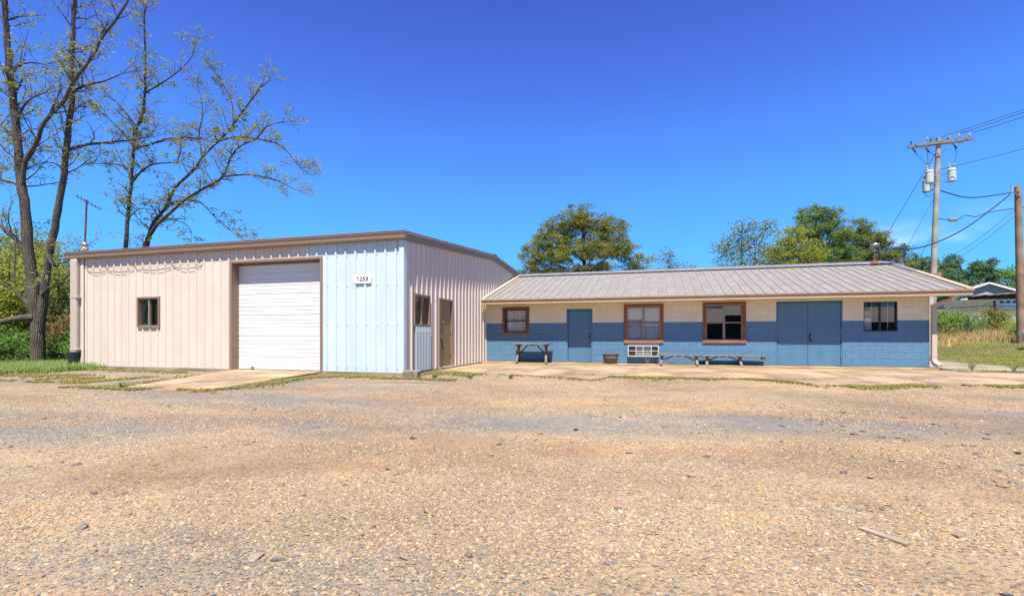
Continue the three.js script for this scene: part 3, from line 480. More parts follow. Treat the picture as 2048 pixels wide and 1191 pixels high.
{ // dark framed slider with muntins, no surround
  const [a0, a1, y0, y1] = OPEN.w4, c = (a0 + a1) / 2, w = part('window', new G(wall).box(a0, a1, y0, y0 + .035, -.15, -.03).box(a0, a1, y1 - .035, y1, -.15, -.03).box(a0, a0 + .03, y0 + .035, y1 - .035, -.15, -.03).box(a1 - .03, a1, y0 + .035, y1 - .035, -.15, -.03).box(c - .025, c + .025, y0 + .035, y1 - .035, -.13, -.04), M.frameBlack, shop);
  for (const [p, q, d] of [[a0 + .03, c - .025, -.07], [c + .025, a1 - .03, -.09]]) { part('pane', new G(wall).poly([[p, y0 + .035, d], [q, y0 + .035, d + .003], [q, y1 - .035, d], [p, y1 - .035, d]]), M.glass, w); const m = (p + q) / 2, g = new G(wall).box(m - .006, m + .006, y0 + .035, y1 - .035, d - .012, d - .004); for (const t of [.33, .66]) g.box(p, q, lerp(y0, y1, t) - .006, lerp(y0, y1, t) + .006, d - .0125, d - .0045); part('muntin', g, M.acFin, w); }
}
function flushDoor(a0, a1, y0, y1, d, name, parent) { return part(name, new G(wall).cbox(a0, a1, y0, y1, d - .045, d, .003), M.blueDoor, parent); }
{ // single door, set back in its frame
  const [a0, a1, , y1] = OPEN.door; part('door_frame', new G(wall).box(a0, a0 + .045, 0, y1, -.2, -.012).box(a1 - .045, a1, 0, y1, -.2, -.012).box(a0 + .045, a1 - .045, y1 - .045, y1, -.2, -.012), M.blueDoor, shop);
  const d = flushDoor(a0 + .053, a1 - .053, .012, y1 - .053, -.095, 'door', shop); part('knob', new G(wall).tube([[a1 - .12, .93, -.095], [a1 - .12, .93, -.05], [a1 - .12, .93, -.035], [a1 - .12, .93, -.01]], [.014, .014, .03, .02], 12), M.darkMetal, d); part('deadbolt', new G(wall).tube([[a1 - .12, 1.06, -.095], [a1 - .12, 1.06, -.07]], .03, 12), M.darkMetal, d);
  // double door
  const [p0, p1, , q1] = OPEN.pair; part('door_frame', new G(wall).box(p0, p0 + .04, 0, q1, -.2, -.008).box(p1 - .04, p1, 0, q1, -.2, -.008).box(p0 + .04, p1 - .04, q1 - .045, q1, -.2, -.008), M.blueDoor, shop);
  const mid = p0 + .04 + (p1 - p0 - .08) * .488, L = flushDoor(p0 + .05, mid - .005, .012, q1 - .055, -.03, 'door', shop), R = flushDoor(mid + .005, p1 - .05, .012, q1 - .055, -.03, 'door', shop);
  part('lock_plate', new G(wall).cbox(mid + .045, mid + .095, .84, 1.06, -.03, -.018, .004), M.darkMetal, R); part('knob', new G(wall).tube([[mid + .075, .935, -.02], [mid + .075, .935, .02], [mid + .075, .935, .035], [mid + .075, .935, .055]], [.014, .014, .032, .02], 12), M.steel, R); part('padlock', new G(wall).cbox(mid + .05, mid + .09, .79, .835, -.018, .005, .004), M.darkMetal, R);
  for (const [D, x] of [[L, p0 + .045], [R, p1 - .045]]) for (const y of [.28, 1.05, 1.82]) part('hinge', new G(wall).tube([[x, y, -.016], [x, y + .14, -.016]], .012, 8), M.blueDoor, D);
}
{ // room air conditioner through the wall
  const [a0, a1, y0, y1] = OPEN.ac, n = thing('wall_air_conditioner', 'cream grilled air conditioner set through the blue wall below blinds', 'air conditioner', [(a0 + a1) / 2, y0, BZ]);
  const D = .16; part('housing', new G(wall).box(a0, a1, y0, y0 + .03, -.3, D).box(a0, a1, y1 - .03, y1, -.3, D).box(a0, a0 + .03, y0 + .03, y1 - .03, -.3, D).box(a1 - .03, a1, y0 + .03, y1 - .03, -.3, D), M.acBody, n);
  const g = new G(wall); for (const x of [.27, .5, .76]) g.box(lerp(a0, a1, x) - .012, lerp(a0, a1, x) + .012, y0 + .03, y1 - .03, D - .03, D - .004); g.box(a0 + .03, a1 - .03, (y0 + y1) / 2 - .01, (y0 + y1) / 2 + .01, D - .034, D - .008); part('grille', g, M.acBody, n);
  part('coil', new G(wall).box(a0 + .03, a1 - .03, y0 + .03, y1 - .03, -.2, D - .1), M.acFin, n);
  const l = new G(wall); for (const [p, q] of [[.04, .25], [.79, .96]]) for (let k = 0; k < 12; k++) { const y = lerp(y0 + .04, y1 - .04, k / 12); l.box(lerp(a0, a1, p), lerp(a0, a1, q), y, y + .012, D - .07, D - .036); } part('louvre', l, M.brownWood, n).userData.kind = 'stuff';
}
{ // service mast on the ridge
  const n = thing('service_mast', 'rusty service mast with weatherhead on the ridge of the grey roof', 'mast', [8.2, 3.7, -22.35]);
  part('pipe', new G().tube([[8.2, 3.7, -22.35], [8.2, 4.3, -22.35]], .055, 12), M.rust, n); part('roof_boot', new G().lathe([[.2, 3.76], [.16, 3.82], [.07, 3.9]], 8.2, -22.35, 14), M.rust, n);
  part('weatherhead', new G().lathe([[.0, 4.58], [.15, 4.56], [.17, 4.52], [.1, 4.44], [.08, 4.25], [.0, 4.25]], 8.22, -22.35, 14), M.galv, n);
  const loops = [[[8.25, 4.45, -22.3], [8.35, 4.0, -22.25], [8.7, 3.86, -22.2], [9.1, 4.1, -22.2], [9.2, 4.25, -22.25], [8.95, 4.38, -22.3], [8.55, 4.28, -22.3], [8.45, 4.34, -22.35]], [[8.2, 4.45, -22.25], [8.4, 3.92, -22.2], [8.8, 3.83, -22.2], [9.0, 3.84, -22.25]], [[8.3, 4.4, -22.3], [8.4, 4.05, -22.2], [8.6, 3.9, -22.15], [8.75, 3.8, -22.1]], [[9.2, 4.2, -22.3], [9.22, 4.1, -22.3], [8.9, 3.92, -22.25], [8.6, 3.88, -22.2]]];
  for (const l of loops) part('conductor', new G().tube(new THREE.CatmullRomCurve3(l.map((q) => V(...q))).getPoints(24).map((q) => [q.x, q.y, q.z]), .017, 6), M.cable, n);
}

// ---------------------------------------------------------------- benches and planter
function bench(name, label, cx, cz, len, h, depth, y, opt = {}) {
  const n = thing(name, label, opt.category ?? 'bench', [cx, y, cz], opt.group); const planks = opt.planks ?? 2, pw_ = depth / planks;
  const top = (k) => { const g = new G(), z0 = cz - depth / 2 + k * pw_ + .006, z1 = z0 + pw_ - .012, a = cx - len / 2 - (opt.tailL ?? 0), b = cx + len / 2 + (opt.tailR ?? 0) * (k % 2 ? .75 : 1), S = 10, f = (t) => y + h + (opt.warp ?? .02) * (2 * t - 1) ** 2 + .006 * (hash(k, Math.round(t * 10), 7) - .5); for (let s = 0; s < S; s++) { const t0 = s / S, t1 = (s + 1) / S, x0 = lerp(a, b, t0), x1 = lerp(a, b, t1), y0 = f(t0), y1 = f(t1); g.poly([[x0, y0, z1], [x1, y1, z1], [x1, y1, z0], [x0, y0, z0]]); g.poly([[x0, y0 - .038, z0], [x1, y1 - .038, z0], [x1, y1 - .038, z1], [x0, y0 - .038, z1]]); g.poly([[x0, y0 - .038, z1], [x1, y1 - .038, z1], [x1, y1, z1], [x0, y0, z1]]); g.poly([[x1, y1 - .038, z0], [x0, y0 - .038, z0], [x0, y0, z0], [x1, y1, z0]]); } g.poly([[b, f(1) - .038, z1], [b, f(1) - .038, z0], [b, f(1), z0], [b, f(1), z1]]); g.poly([[a, f(0) - .038, z0], [a, f(0) - .038, z1], [a, f(0), z1], [a, f(0), z0]]); part('plank', g, M.greyWood, n); };
  for (let k = 0; k < planks; k++) top(k);
  for (const s of [-1, 1]) {
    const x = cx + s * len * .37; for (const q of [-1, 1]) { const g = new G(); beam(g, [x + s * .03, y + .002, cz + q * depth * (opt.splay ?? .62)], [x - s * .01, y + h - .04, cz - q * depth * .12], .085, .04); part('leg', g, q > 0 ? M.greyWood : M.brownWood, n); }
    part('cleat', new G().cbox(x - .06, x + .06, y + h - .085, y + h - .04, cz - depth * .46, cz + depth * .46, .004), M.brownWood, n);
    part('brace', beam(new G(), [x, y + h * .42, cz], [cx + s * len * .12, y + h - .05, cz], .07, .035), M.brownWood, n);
  }
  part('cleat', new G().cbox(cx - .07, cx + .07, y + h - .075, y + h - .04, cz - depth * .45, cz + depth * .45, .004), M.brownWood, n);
  return n;
}
bench('plank_table', 'tall weathered plank table on splayed legs below curtained window', -4.36, -17.7, 1.42, .70, .58, .0, { category: 'table', planks: 3, splay: .34, warp: .035 });
bench('plank_bench', 'low plank bench beside the air conditioner, straight top', .78, -17.74, 1.5, .345, .27, .0, { group: 'low plank benches', warp: .008 });
{ const b = bench('plank_bench', 'low plank bench with a long sagging overhang toward double door', 2.2, -17.86, 1.36, .345, .36, .0, { splay: .52, group: 'low plank benches', tailR: .62, tailL: .1, warp: -.012 }); part('end_cleat', new G().cbox(3.36, 3.46, .21, .295, -18.0, -17.72, .005), M.brownWood, b); }
{ const cx = -1.52, cz = -17.8, y = .001, n = thing('barrel_planter', 'half barrel planter with dark hoops by the blue wall', 'planter', [cx, y, cz]);
  const N = 18; for (let k = 0; k < N; k++) { const a = k / N * 6.283 + .02, b = (k + 1) / N * 6.283 - .02, g = new G(), P = (r, yy, t) => [cx + r * Math.sin(t), y + yy, cz + r * Math.cos(t)]; const pr = [[.205, 0], [.25, .17], [.272, .345]]; for (let s = 0; s < 2; s++) { g.poly([P(pr[s][0], pr[s][1], a), P(pr[s][0], pr[s][1], b), P(pr[s + 1][0], pr[s + 1][1], b), P(pr[s + 1][0], pr[s + 1][1], a)]); g.poly([P(pr[s][0] - .02, pr[s][1], b), P(pr[s][0] - .02, pr[s][1], a), P(pr[s + 1][0] - .02, pr[s + 1][1], a), P(pr[s + 1][0] - .02, pr[s + 1][1], b)]); } g.poly([P(.272, .345, a), P(.272, .345, b), P(.252, .345, b), P(.252, .345, a)]); part('stave', g, M.greyWood, n); }
  for (const [r, yy] of [[.222, .06], [.246, .155], [.273, .3]]) part('hoop', new G().lathe([[r - .004, y + yy], [r + .006, y + yy], [r + .012, y + yy + .036], [r, y + yy + .036]], cx, cz, 22), M.brownWood, n);
  part('soil', new G().lathe([[0, y + .29], [.25, y + .285]], cx, cz, 16), M.rust, n); }
whole('yellow_board', new G().cbox(6.42, 6.76, 1.62, 1.78, BZ - .62, BZ - .6, .002), M.yellow, 'yellow board behind the glass of the dark framed window', 'board', [6.59, 1.62, BZ - .61]);
whole('storage_box', new G().cbox(6.45, 6.78, 1.0, 1.58, BZ - .9, BZ - .6, .01), M.white, 'pale box behind the glass below the yellow board', 'box', [6.6, 1.0, BZ - .75]);

// ---------------------------------------------------------------- stones
const R1 = mulberry(4711);
function stoneGeo(seed, flat) { const g = new THREE.IcosahedronGeometry(1, 0), p = g.attributes.position, r = mulberry(seed), seen = new Map(); for (let k = 0; k < p.count; k++) { const key = [p.getX(k), p.getY(k), p.getZ(k)].map((v) => v.toFixed(2)).join(); if (!seen.has(key)) seen.set(key, .72 + r() * .5); const s = seen.get(key); p.setXYZ(k, p.getX(k) * s * 1.15, p.getY(k) * s * flat, p.getZ(k) * s * .85); } g.computeVertexNormals(); return g; }
const stoneTone = [[.50, .37, .235], [.43, .315, .20], [.47, .34, .195], [.33, .285, .24], [.27, .245, .22], [.56, .42, .21], [.46, .31, .17], [.41, .26, .16], [.32, .245, .18], [.55, .44, .31], [.16, .15, .145], [.48, .37, .24], [.31, .275, .235]];
M.stone = mat(1, 1, 1, { roughness: .9 });
const inView = (x, z, m = 1.3) => { const s = .279, c = .9603, zc = -x * s - z * c, xc = x * c - z * s; return zc > 1.2 && Math.abs(xc) < zc * 1.06 + m; };
const offSlab = (x, z) => !(x > -6.3 && x < 11.4 && z < frontOf(x)) && !(x > -12 && x < -8.2 && z < -7.5 && x > lerp(-10.45, -11.86, (-7.5 - z) / 4) - .1 && x < lerp(-8.3, -8.87, (-7.5 - z) / 4) + .1) && !(z < GZ + .1 && x < GX + .1);
{
  const kinds = [stoneGeo(1, .5), stoneGeo(2, .42), stoneGeo(3, .62), stoneGeo(4, .36)], lists = kinds.map(() => []);
  const zones = [[-.9, -3.4, 4400], [-3.4, -5.5, 2600], [-5.5, -8, 1300], [-8, -13.6, 480]];
  for (const [za, zb, dens] of zones) { const w = 32, n = Math.round(dens * w * (za - zb)); for (let k = 0; k < n; k++) { const x = (R1() - .5) * w - 3, z = lerp(za, zb, R1()), a = R1(), b = R1(), c = R1(), d = R1(), e = R1(); if (!inView(x, z) || !inYard(x, z) || !offSlab(x, z)) continue; const drift = fbm(x * .8, z * 1.5, 381, 4); if (a > smooth(.36, .56, drift) * .92 + .08) continue; const s = (.003 + .0095 * b ** 3.2) * (1 + .55 * Math.pow(c, 8)) * (za < -5 ? 1.15 : 1) * (za < -7 ? 1.15 : 1); lists[Math.floor(d * 4)].push([x, z, s, e, R1(), R1(), R1()]); } }
  const o = new THREE.Object3D(), col = new THREE.Color();
  lists.forEach((L, i) => { const im = new THREE.InstancedMesh(kinds[i], M.stone, L.length); L.forEach(([x, z, s, e, f, g, h], k) => { o.position.set(x, yardH(x, z) + s * .1, z); o.rotation.set((f - .5) * .6, e * 6.28, (g - .5) * .6); o.scale.setScalar(s); o.updateMatrix(); im.setMatrixAt(k, o.matrix); const y = yardTint(x, z), grey = clamp((.36 - (y[0] - y[2])) * 4 - .45), t = stoneTone[Math.floor((grey > h * 1.1 ? [3, 4, 10, 12, 8, 3][Math.floor(f * 5.99)] : Math.floor(f * 12.99)))], q = .84 + g * .32; col.setRGB(...t.map((v, i) => lerp(y[i] * .86, v, .8) * q)); im.setColorAt(k, col); }); im.name = 'loose_gravel'; im.userData.kind = 'stuff'; im.castShadow = im.receiveShadow = true; yard.add(im); });
  // larger stones one can pick out
  const big = [5, 6, 7, 8, 9, 10].map((s) => stoneGeo(s, .4 + .05 * (s % 4))), tint = stoneTone.map((t) => mat(...t, { roughness: .9, map: fineMap }));
  for (let k = 0; k < 16; k++) { const x = 1.1 + (R1() - .5) * .5, z = -3.42 + (R1() - .5) * .22, s = .02 + .025 * R1(), m = mesh('stone', big[k % 6], tint[9], yard, [x, yardH(x, z) - s * .1, z]); m.rotation.y = R1() * 6.28; m.scale.set(s * 1.3, s * .7, s); }
  let kept = 0; for (let k = 0; k < 900 && kept < 290; k++) { const right = R1() < .35, z = -1.7 - 7 * R1() ** 1.7, x = (right ? 1.4 + R1() * 2.2 : (R1() - .55) * 16) ; if (!inView(x, z, .3) || !offSlab(x, z)) continue; kept++; const s = (.018 + .02 * R1() ** 1.5) * (right && z > -3.4 ? 1.25 : 1), m = mesh('stone', big[k % 6], tint[Math.floor(R1() * 13)], yard, [x, yardH(x, z) + s * .1, z]); m.rotation.set((R1() - .5) * .5, R1() * 6.28, (R1() - .5) * .5); m.scale.set(s * (.9 + R1() * .5), s, s); }
}
{ const top = rough([[1.06, -3.1], [1.09, -3.12], [1.24, -2.95], [1.21, -2.92], [1.06, -3.1]], 71, .012).slice(0, -1), y = yardH(1.13, -2.98); whole('concrete_strip', slab(new G(), top, y + .014, .05), mat(.62, .52, .38, { map: concreteMap, roughness: .95 }), 'pale strip of concrete half buried in the gravel', 'concrete strip', [1.13, y - .03, -2.98]); }

// ---------------------------------------------------------------- leaves, grasses
class Leaves {
  constructor() { this.p = []; this.n = []; this.c = []; this.i = []; }
  tri(a, b, c, nn, col) { const e = [b[0] - a[0], b[1] - a[1], b[2] - a[2]], f = [c[0] - a[0], c[1] - a[1], c[2] - a[2]]; if ((e[1] * f[2] - e[2] * f[1]) * nn[0] + (e[2] * f[0] - e[0] * f[2]) * nn[1] + (e[0] * f[1] - e[1] * f[0]) * nn[2] < 0) [b, c] = [c, b]; const o = this.p.length / 3; for (const q of [a, b, c]) { this.p.push(q[0], q[1], q[2]); this.n.push(nn[0], nn[1], nn[2]); this.c.push(col[0], col[1], col[2]); } this.i.push(o, o + 1, o + 2); }
  leaf(x, y, z, dx, dy, dz, len, wid, rnd, col) {         // a pointed leaf folded a little along its rib
    let ux = rnd() - .5, uy = rnd() - .5, uz = rnd() - .5; const d = ux * dx + uy * dy + uz * dz; ux -= d * dx; uy -= d * dy; uz -= d * dz; const l = Math.hypot(ux, uy, uz) || 1; ux /= l; uy /= l; uz /= l;
    const nx = dy * uz - dz * uy, ny = dz * ux - dx * uz, nz = dx * uy - dy * ux, s = ny < 0 ? -1 : 1, o = this.p.length / 3, h = wid / 2, m = len * .45;
    this.p.push(x, y, z, x + dx * m + ux * h, y + dy * m + uy * h, z + dz * m + uz * h, x + dx * len, y + dy * len, z + dz * len, x + dx * m - ux * h, y + dy * m - uy * h, z + dz * m - uz * h);
    for (let k = 0; k < 4; k++) { this.n.push(nx * s, ny * s, nz * s); this.c.push(col[0], col[1], col[2]); } if (s < 0) this.i.push(o, o + 1, o + 2, o, o + 2, o + 3); else this.i.push(o, o + 2, o + 1, o, o + 3, o + 2);
  }
  build(off = V(0, 0, 0)) { const g = new THREE.BufferGeometry(), p = new Float32Array(this.p); for (let k = 0; k < p.length; k += 3) { p[k] -= off.x; p[k + 1] -= off.y; p[k + 2] -= off.z; } g.setAttribute('position', new THREE.BufferAttribute(p, 3)); g.setAttribute('normal', new THREE.BufferAttribute(new Float32Array(this.n), 3)); g.setAttribute('color', new THREE.BufferAttribute(new Float32Array(this.c), 3)); g.setIndex(this.i); return g; }
}
M.leaf = mat(1, 1, 1, { physical: true, roughness: 1, specularIntensity: .3, transmission: .5, thickness: 0, vertexColors: true });
M.needle = mat(1, 1, 1, { physical: true, roughness: 1, specularIntensity: .3, transmission: .25, thickness: 0, vertexColors: true });
const unit = (r) => { const a = r() * 6.2832, z = r() * 2 - 1, s = Math.sqrt(1 - z * z); return [s * Math.cos(a), z, s * Math.sin(a)]; };
const vary = (c, r, v = .25) => { const k = 1 + (r() - .5) * 2 * v; return [c[0] * k * (1 + (r() - .5) * .2), c[1] * k, c[2] * k]; };

// open crowned tree: traced limbs, then side branches, twigs and sprays of small new leaves
function openTree(name, label, base, limbs, o) {
  const r = mulberry(o.seed), n = thing(name, label, 'tree', base), wood = new G(), fine = new G(), lv = new Leaves();
  const spray = (x, y, z, d) => { const c = vary(o.green[Math.floor(r() * o.green.length)], r), L = o.spray * (.6 + r() * .8), q = V(d[0] + (r() - .5) * 1.2, d[1] * .4 - .35 + (r() - .5) * .7, d[2] + (r() - .5) * 1.2).normalize(); for (let k = 0; k < 6; k++) { const t = (k + 1) / 6, e = unit(r); const px = x + q.x * L * t, py = y + q.y * L * t - .1 * L * t * t, pz = z + q.z * L * t, dd = V(q.x * .6 + e[0] * .8, q.y * .6 + e[1] * .5 - .1, q.z * .6 + e[2] * .8).normalize(); lv.leaf(px, py, pz, dd.x, dd.y, dd.z, .08 * (.7 + r() * .6), .04, r, c); } };
  const grow = (p, dir, len, rad, lvl) => {
    const seg = lvl < 2 ? 5 : 3, pts = [[...p]], rr = [rad]; let d = V(...dir), q = V(...p);
    for (let k = 0; k < seg; k++) { d.add(V((r() - .5) * .55, (r() - .5) * .5 + (o.up ?? .1), (r() - .5) * .55)).normalize(); q = q.clone().addScaledVector(d, len / seg); pts.push([q.x, q.y, q.z]); rr.push(Math.max(.0035, rad * (1 - .72 * (k + 1) / seg))); }
    fine.tube(pts, rr, lvl ? 3 : 4, false);
    const kids = lvl === 0 ? o.kids[0] : lvl === 1 ? o.kids[1] : 0;
    for (let k = 0; k < kids; k++) { const t = .25 + .75 * r(), f = t * seg, i = Math.min(seg - 1, Math.floor(f)), a = pts[i], b = pts[i + 1], w = f - i, pp = [lerp(a[0], b[0], w), lerp(a[1], b[1], w), lerp(a[2], b[2], w)], e = unit(r), dd = V(d.x * .7 + e[0], d.y * .7 + e[1] * .8 + .15, d.z * .7 + e[2]).normalize(); grow(pp, [dd.x, dd.y, dd.z], len * (.34 + r() * .3), rr[i] * .6, lvl + 1); }
    if (lvl >= 1) { const m = lvl === 1 ? (r() < o.leafy ? 1 : 0) : (r() < o.leafy ? 2 : 0); for (let k = 0; k < m; k++) { const pt = pts[pts.length - 1 - (k % 2)]; spray(pt[0], pt[1], pt[2], [d.x, d.y, d.z]); } }
  };
  limbs.forEach(({ p, r0, r1, dense = 1, bare = .15 }) => {
    const cv = new THREE.CatmullRomCurve3(p.map((q) => V(...q))), len = cv.getLength(), N = Math.max(6, Math.round(len * 2.6)), pts = [], rr = [];
    for (let k = 0; k <= N; k++) { const t = k / N, q = cv.getPointAt(t), j = k && k < N ? .035 : 0; pts.push([q.x + (r() - .5) * j, q.y, q.z + (r() - .5) * j]); rr.push(lerp(r0, r1, Math.pow(t, .8)) * (1 + .12 * (r() - .5))); }
    wood.tube(pts, rr, r0 > .12 ? 12 : r0 > .05 ? 7 : 5);
    const cnt = Math.round(len * o.per * dense); for (let k = 0; k < cnt; k++) { const t = bare + (1 - bare) * r(), q = cv.getPointAt(t), tg = cv.getTangentAt(t), e = unit(r), d = V(tg.x * .8 + e[0], tg.y * .8 + e[1] * .7, tg.z * .8 + e[2]).normalize(), rad = lerp(r0, r1, t); grow([q.x, q.y, q.z], [d.x, d.y, d.z], (o.len * (.45 + r() * .8)) * (1 - .35 * t), Math.min(rad * .5, .03), 0); }
    const e = cv.getPointAt(1), tg = cv.getTangentAt(1); for (let k = 0; k < 3; k++) grow([e.x, e.y, e.z], [tg.x + (r() - .5), tg.y + (r() - .5), tg.z + (r() - .5)], o.len * .8, r1 * .8, 0);
  });
  part('trunk', wood, M.bark, n); part('branches', fine, M.twig, n); mesh('foliage', lv.build(V(...base)), M.leaf, n); return n;
}
const spring = [[0.34, 0.42, 0.09], [0.41, 0.46, 0.09], [0.26, 0.37, 0.10], [0.44, 0.46, 0.08]];
openTree('locust_tree', 'tall rough barked tree forking low, standing beside the black drain hose', [-24.05, -.31, -13.84], [
  { p: [[-24.05, -.4, -13.84], [-24.06, .6, -13.84], [-24.12, 1.62, -13.82], [-24.24, 2.84, -13.78], [-24.36, 3.65, -13.75], [-24.45, 4.46, -13.72], [-24.55, 6.08, -13.69], [-24.75, 7.36, -13.64], [-24.92, 9.49, -13.59], [-25.16, 11.62, -13.52], [-25.33, 13.75, -13.47], [-25.41, 15.82, -13.44], [-25.33, 18.05, -13.47]], r0: .25, r1: .06, bare: .4 },
  { p: [[-24.0, 1.2, -13.86], [-23.81, 2.73, -13.91], [-23.71, 3.85, -13.94], [-23.56, 4.64, -13.98], [-23.36, 5.74, -14.04], [-23.07, 7.36, -14.12], [-22.92, 9.06, -14.17], [-22.74, 10.5, -14.22], [-22.78, 11.78, -14.21], [-22.7, 13.32, -14.23], [-22.62, 14.6, -14.25], [-22.6, 16.43, -14.26], [-22.45, 18.25, -14.31]], r0: .165, r1: .045, bare: .35 },
  { p: [[-24.7, 6.9, -13.62], [-24.35, 8.0, -13.6], [-23.67, 8.78, -13.6], [-23.38, 9.36, -13.6], [-22.92, 9.85, -13.68], [-22.49, 10.27, -13.77], [-22.25, 10.78, -13.84], [-21.85, 11.43, -13.96], [-21.37, 12.1, -14.1], [-21.05, 12.76, -14.19], [-20.42, 13.59, -14.37], [-20.1, 14.18, -14.47], [-19.76, 15.25, -14.57]], r0: .1, r1: .03 },
  { p: [[-24.4, 3.7, -13.8], [-24.95, 4.51, -13.85], [-25.35, 5.03, -13.76], [-25.91, 5.54, -13.61], [-26.9, 6.16, -13.32], [-27.69, 7.39, -13.1]], r0: .12, r1: .04 },
  { p: [[-22.98, 8.55, -14.2], [-22.5, 8.8, -14.5], [-22.02, 8.96, -14.85], [-21.03, 9.06, -15.13], [-20.27, 9.18, -15.35]], r0: .07, r1: .02 },
  { p: [[-24.1, 1.75, -13.7], [-24.6, 1.65, -13.3], [-25.3, 1.35, -12.9], [-26.2, .75, -12.55]], r0: .14, r1: .09, dense: .2 },
  { p: [[-24.15, 1.5, -13.9], [-24.8, 1.95, -14.08], [-25.37, 2.67, -13.98], [-26.16, 3.19, -13.75], [-27.36, 3.51, -13.4]], r0: .085, r1: .035, dense: .4 },
  { p: [[-24.75, 7.3, -13.64], [-25.4, 8.95, -13.93], [-26.1, 9.68, -13.81], [-27.09, 10.52, -13.58], [-27.7, 11.88, -13.41]], r0: .08, r1: .025 },
  { p: [[-24.6, 6.5, -13.7], [-25.5, 7.3, -13.93], [-26.29, 7.49, -13.81], [-27.5, 8.12, -13.46]], r0: .08, r1: .02 },
  { p: [[-24.9, 9.3, -13.6], [-24.1, 9.92, -13.3], [-23.41, 10.31, -13.3], [-22.94, 10.5, -13.43]], r0: .07, r1: .02 },
  { p: [[-25.15, 11.6, -13.5], [-25.0, 12.3, -14.0], [-24.5, 12.29, -14.25]], r0: .06, r1: .02 },
  { p: [[-22.75, 10.8, -14.2], [-22.6, 11.3, -14.6], [-22.2, 11.61, -15.02], [-21.58, 11.97, -15.29]], r0: .07, r1: .02 },
  { p: [[-23.1, 7.2, -14.1], [-23.9, 8.1, -14.5], [-24.6, 8.29, -14.42], [-25.33, 8.08, -14.3]], r0: .05, r1: .015 },
  { p: [[-23.7, 4.4, -13.9], [-22.9, 3.75, -13.7], [-22.3, 3.85, -13.6], [-21.7, 3.9, -13.5]], r0: .06, r1: .02, dense: .5 },
  { p: [[-23.8, 2.6, -13.8], [-23.2, 2.9, -13.7], [-22.5, 2.95, -13.6], [-21.9, 3.25, -13.5]], r0: .06, r1: .02, dense: .5 },
], { seed: 11, per: 2.3, len: 1.6, kids: [4, 3], leafy: .5, spray: .18, green: spring });
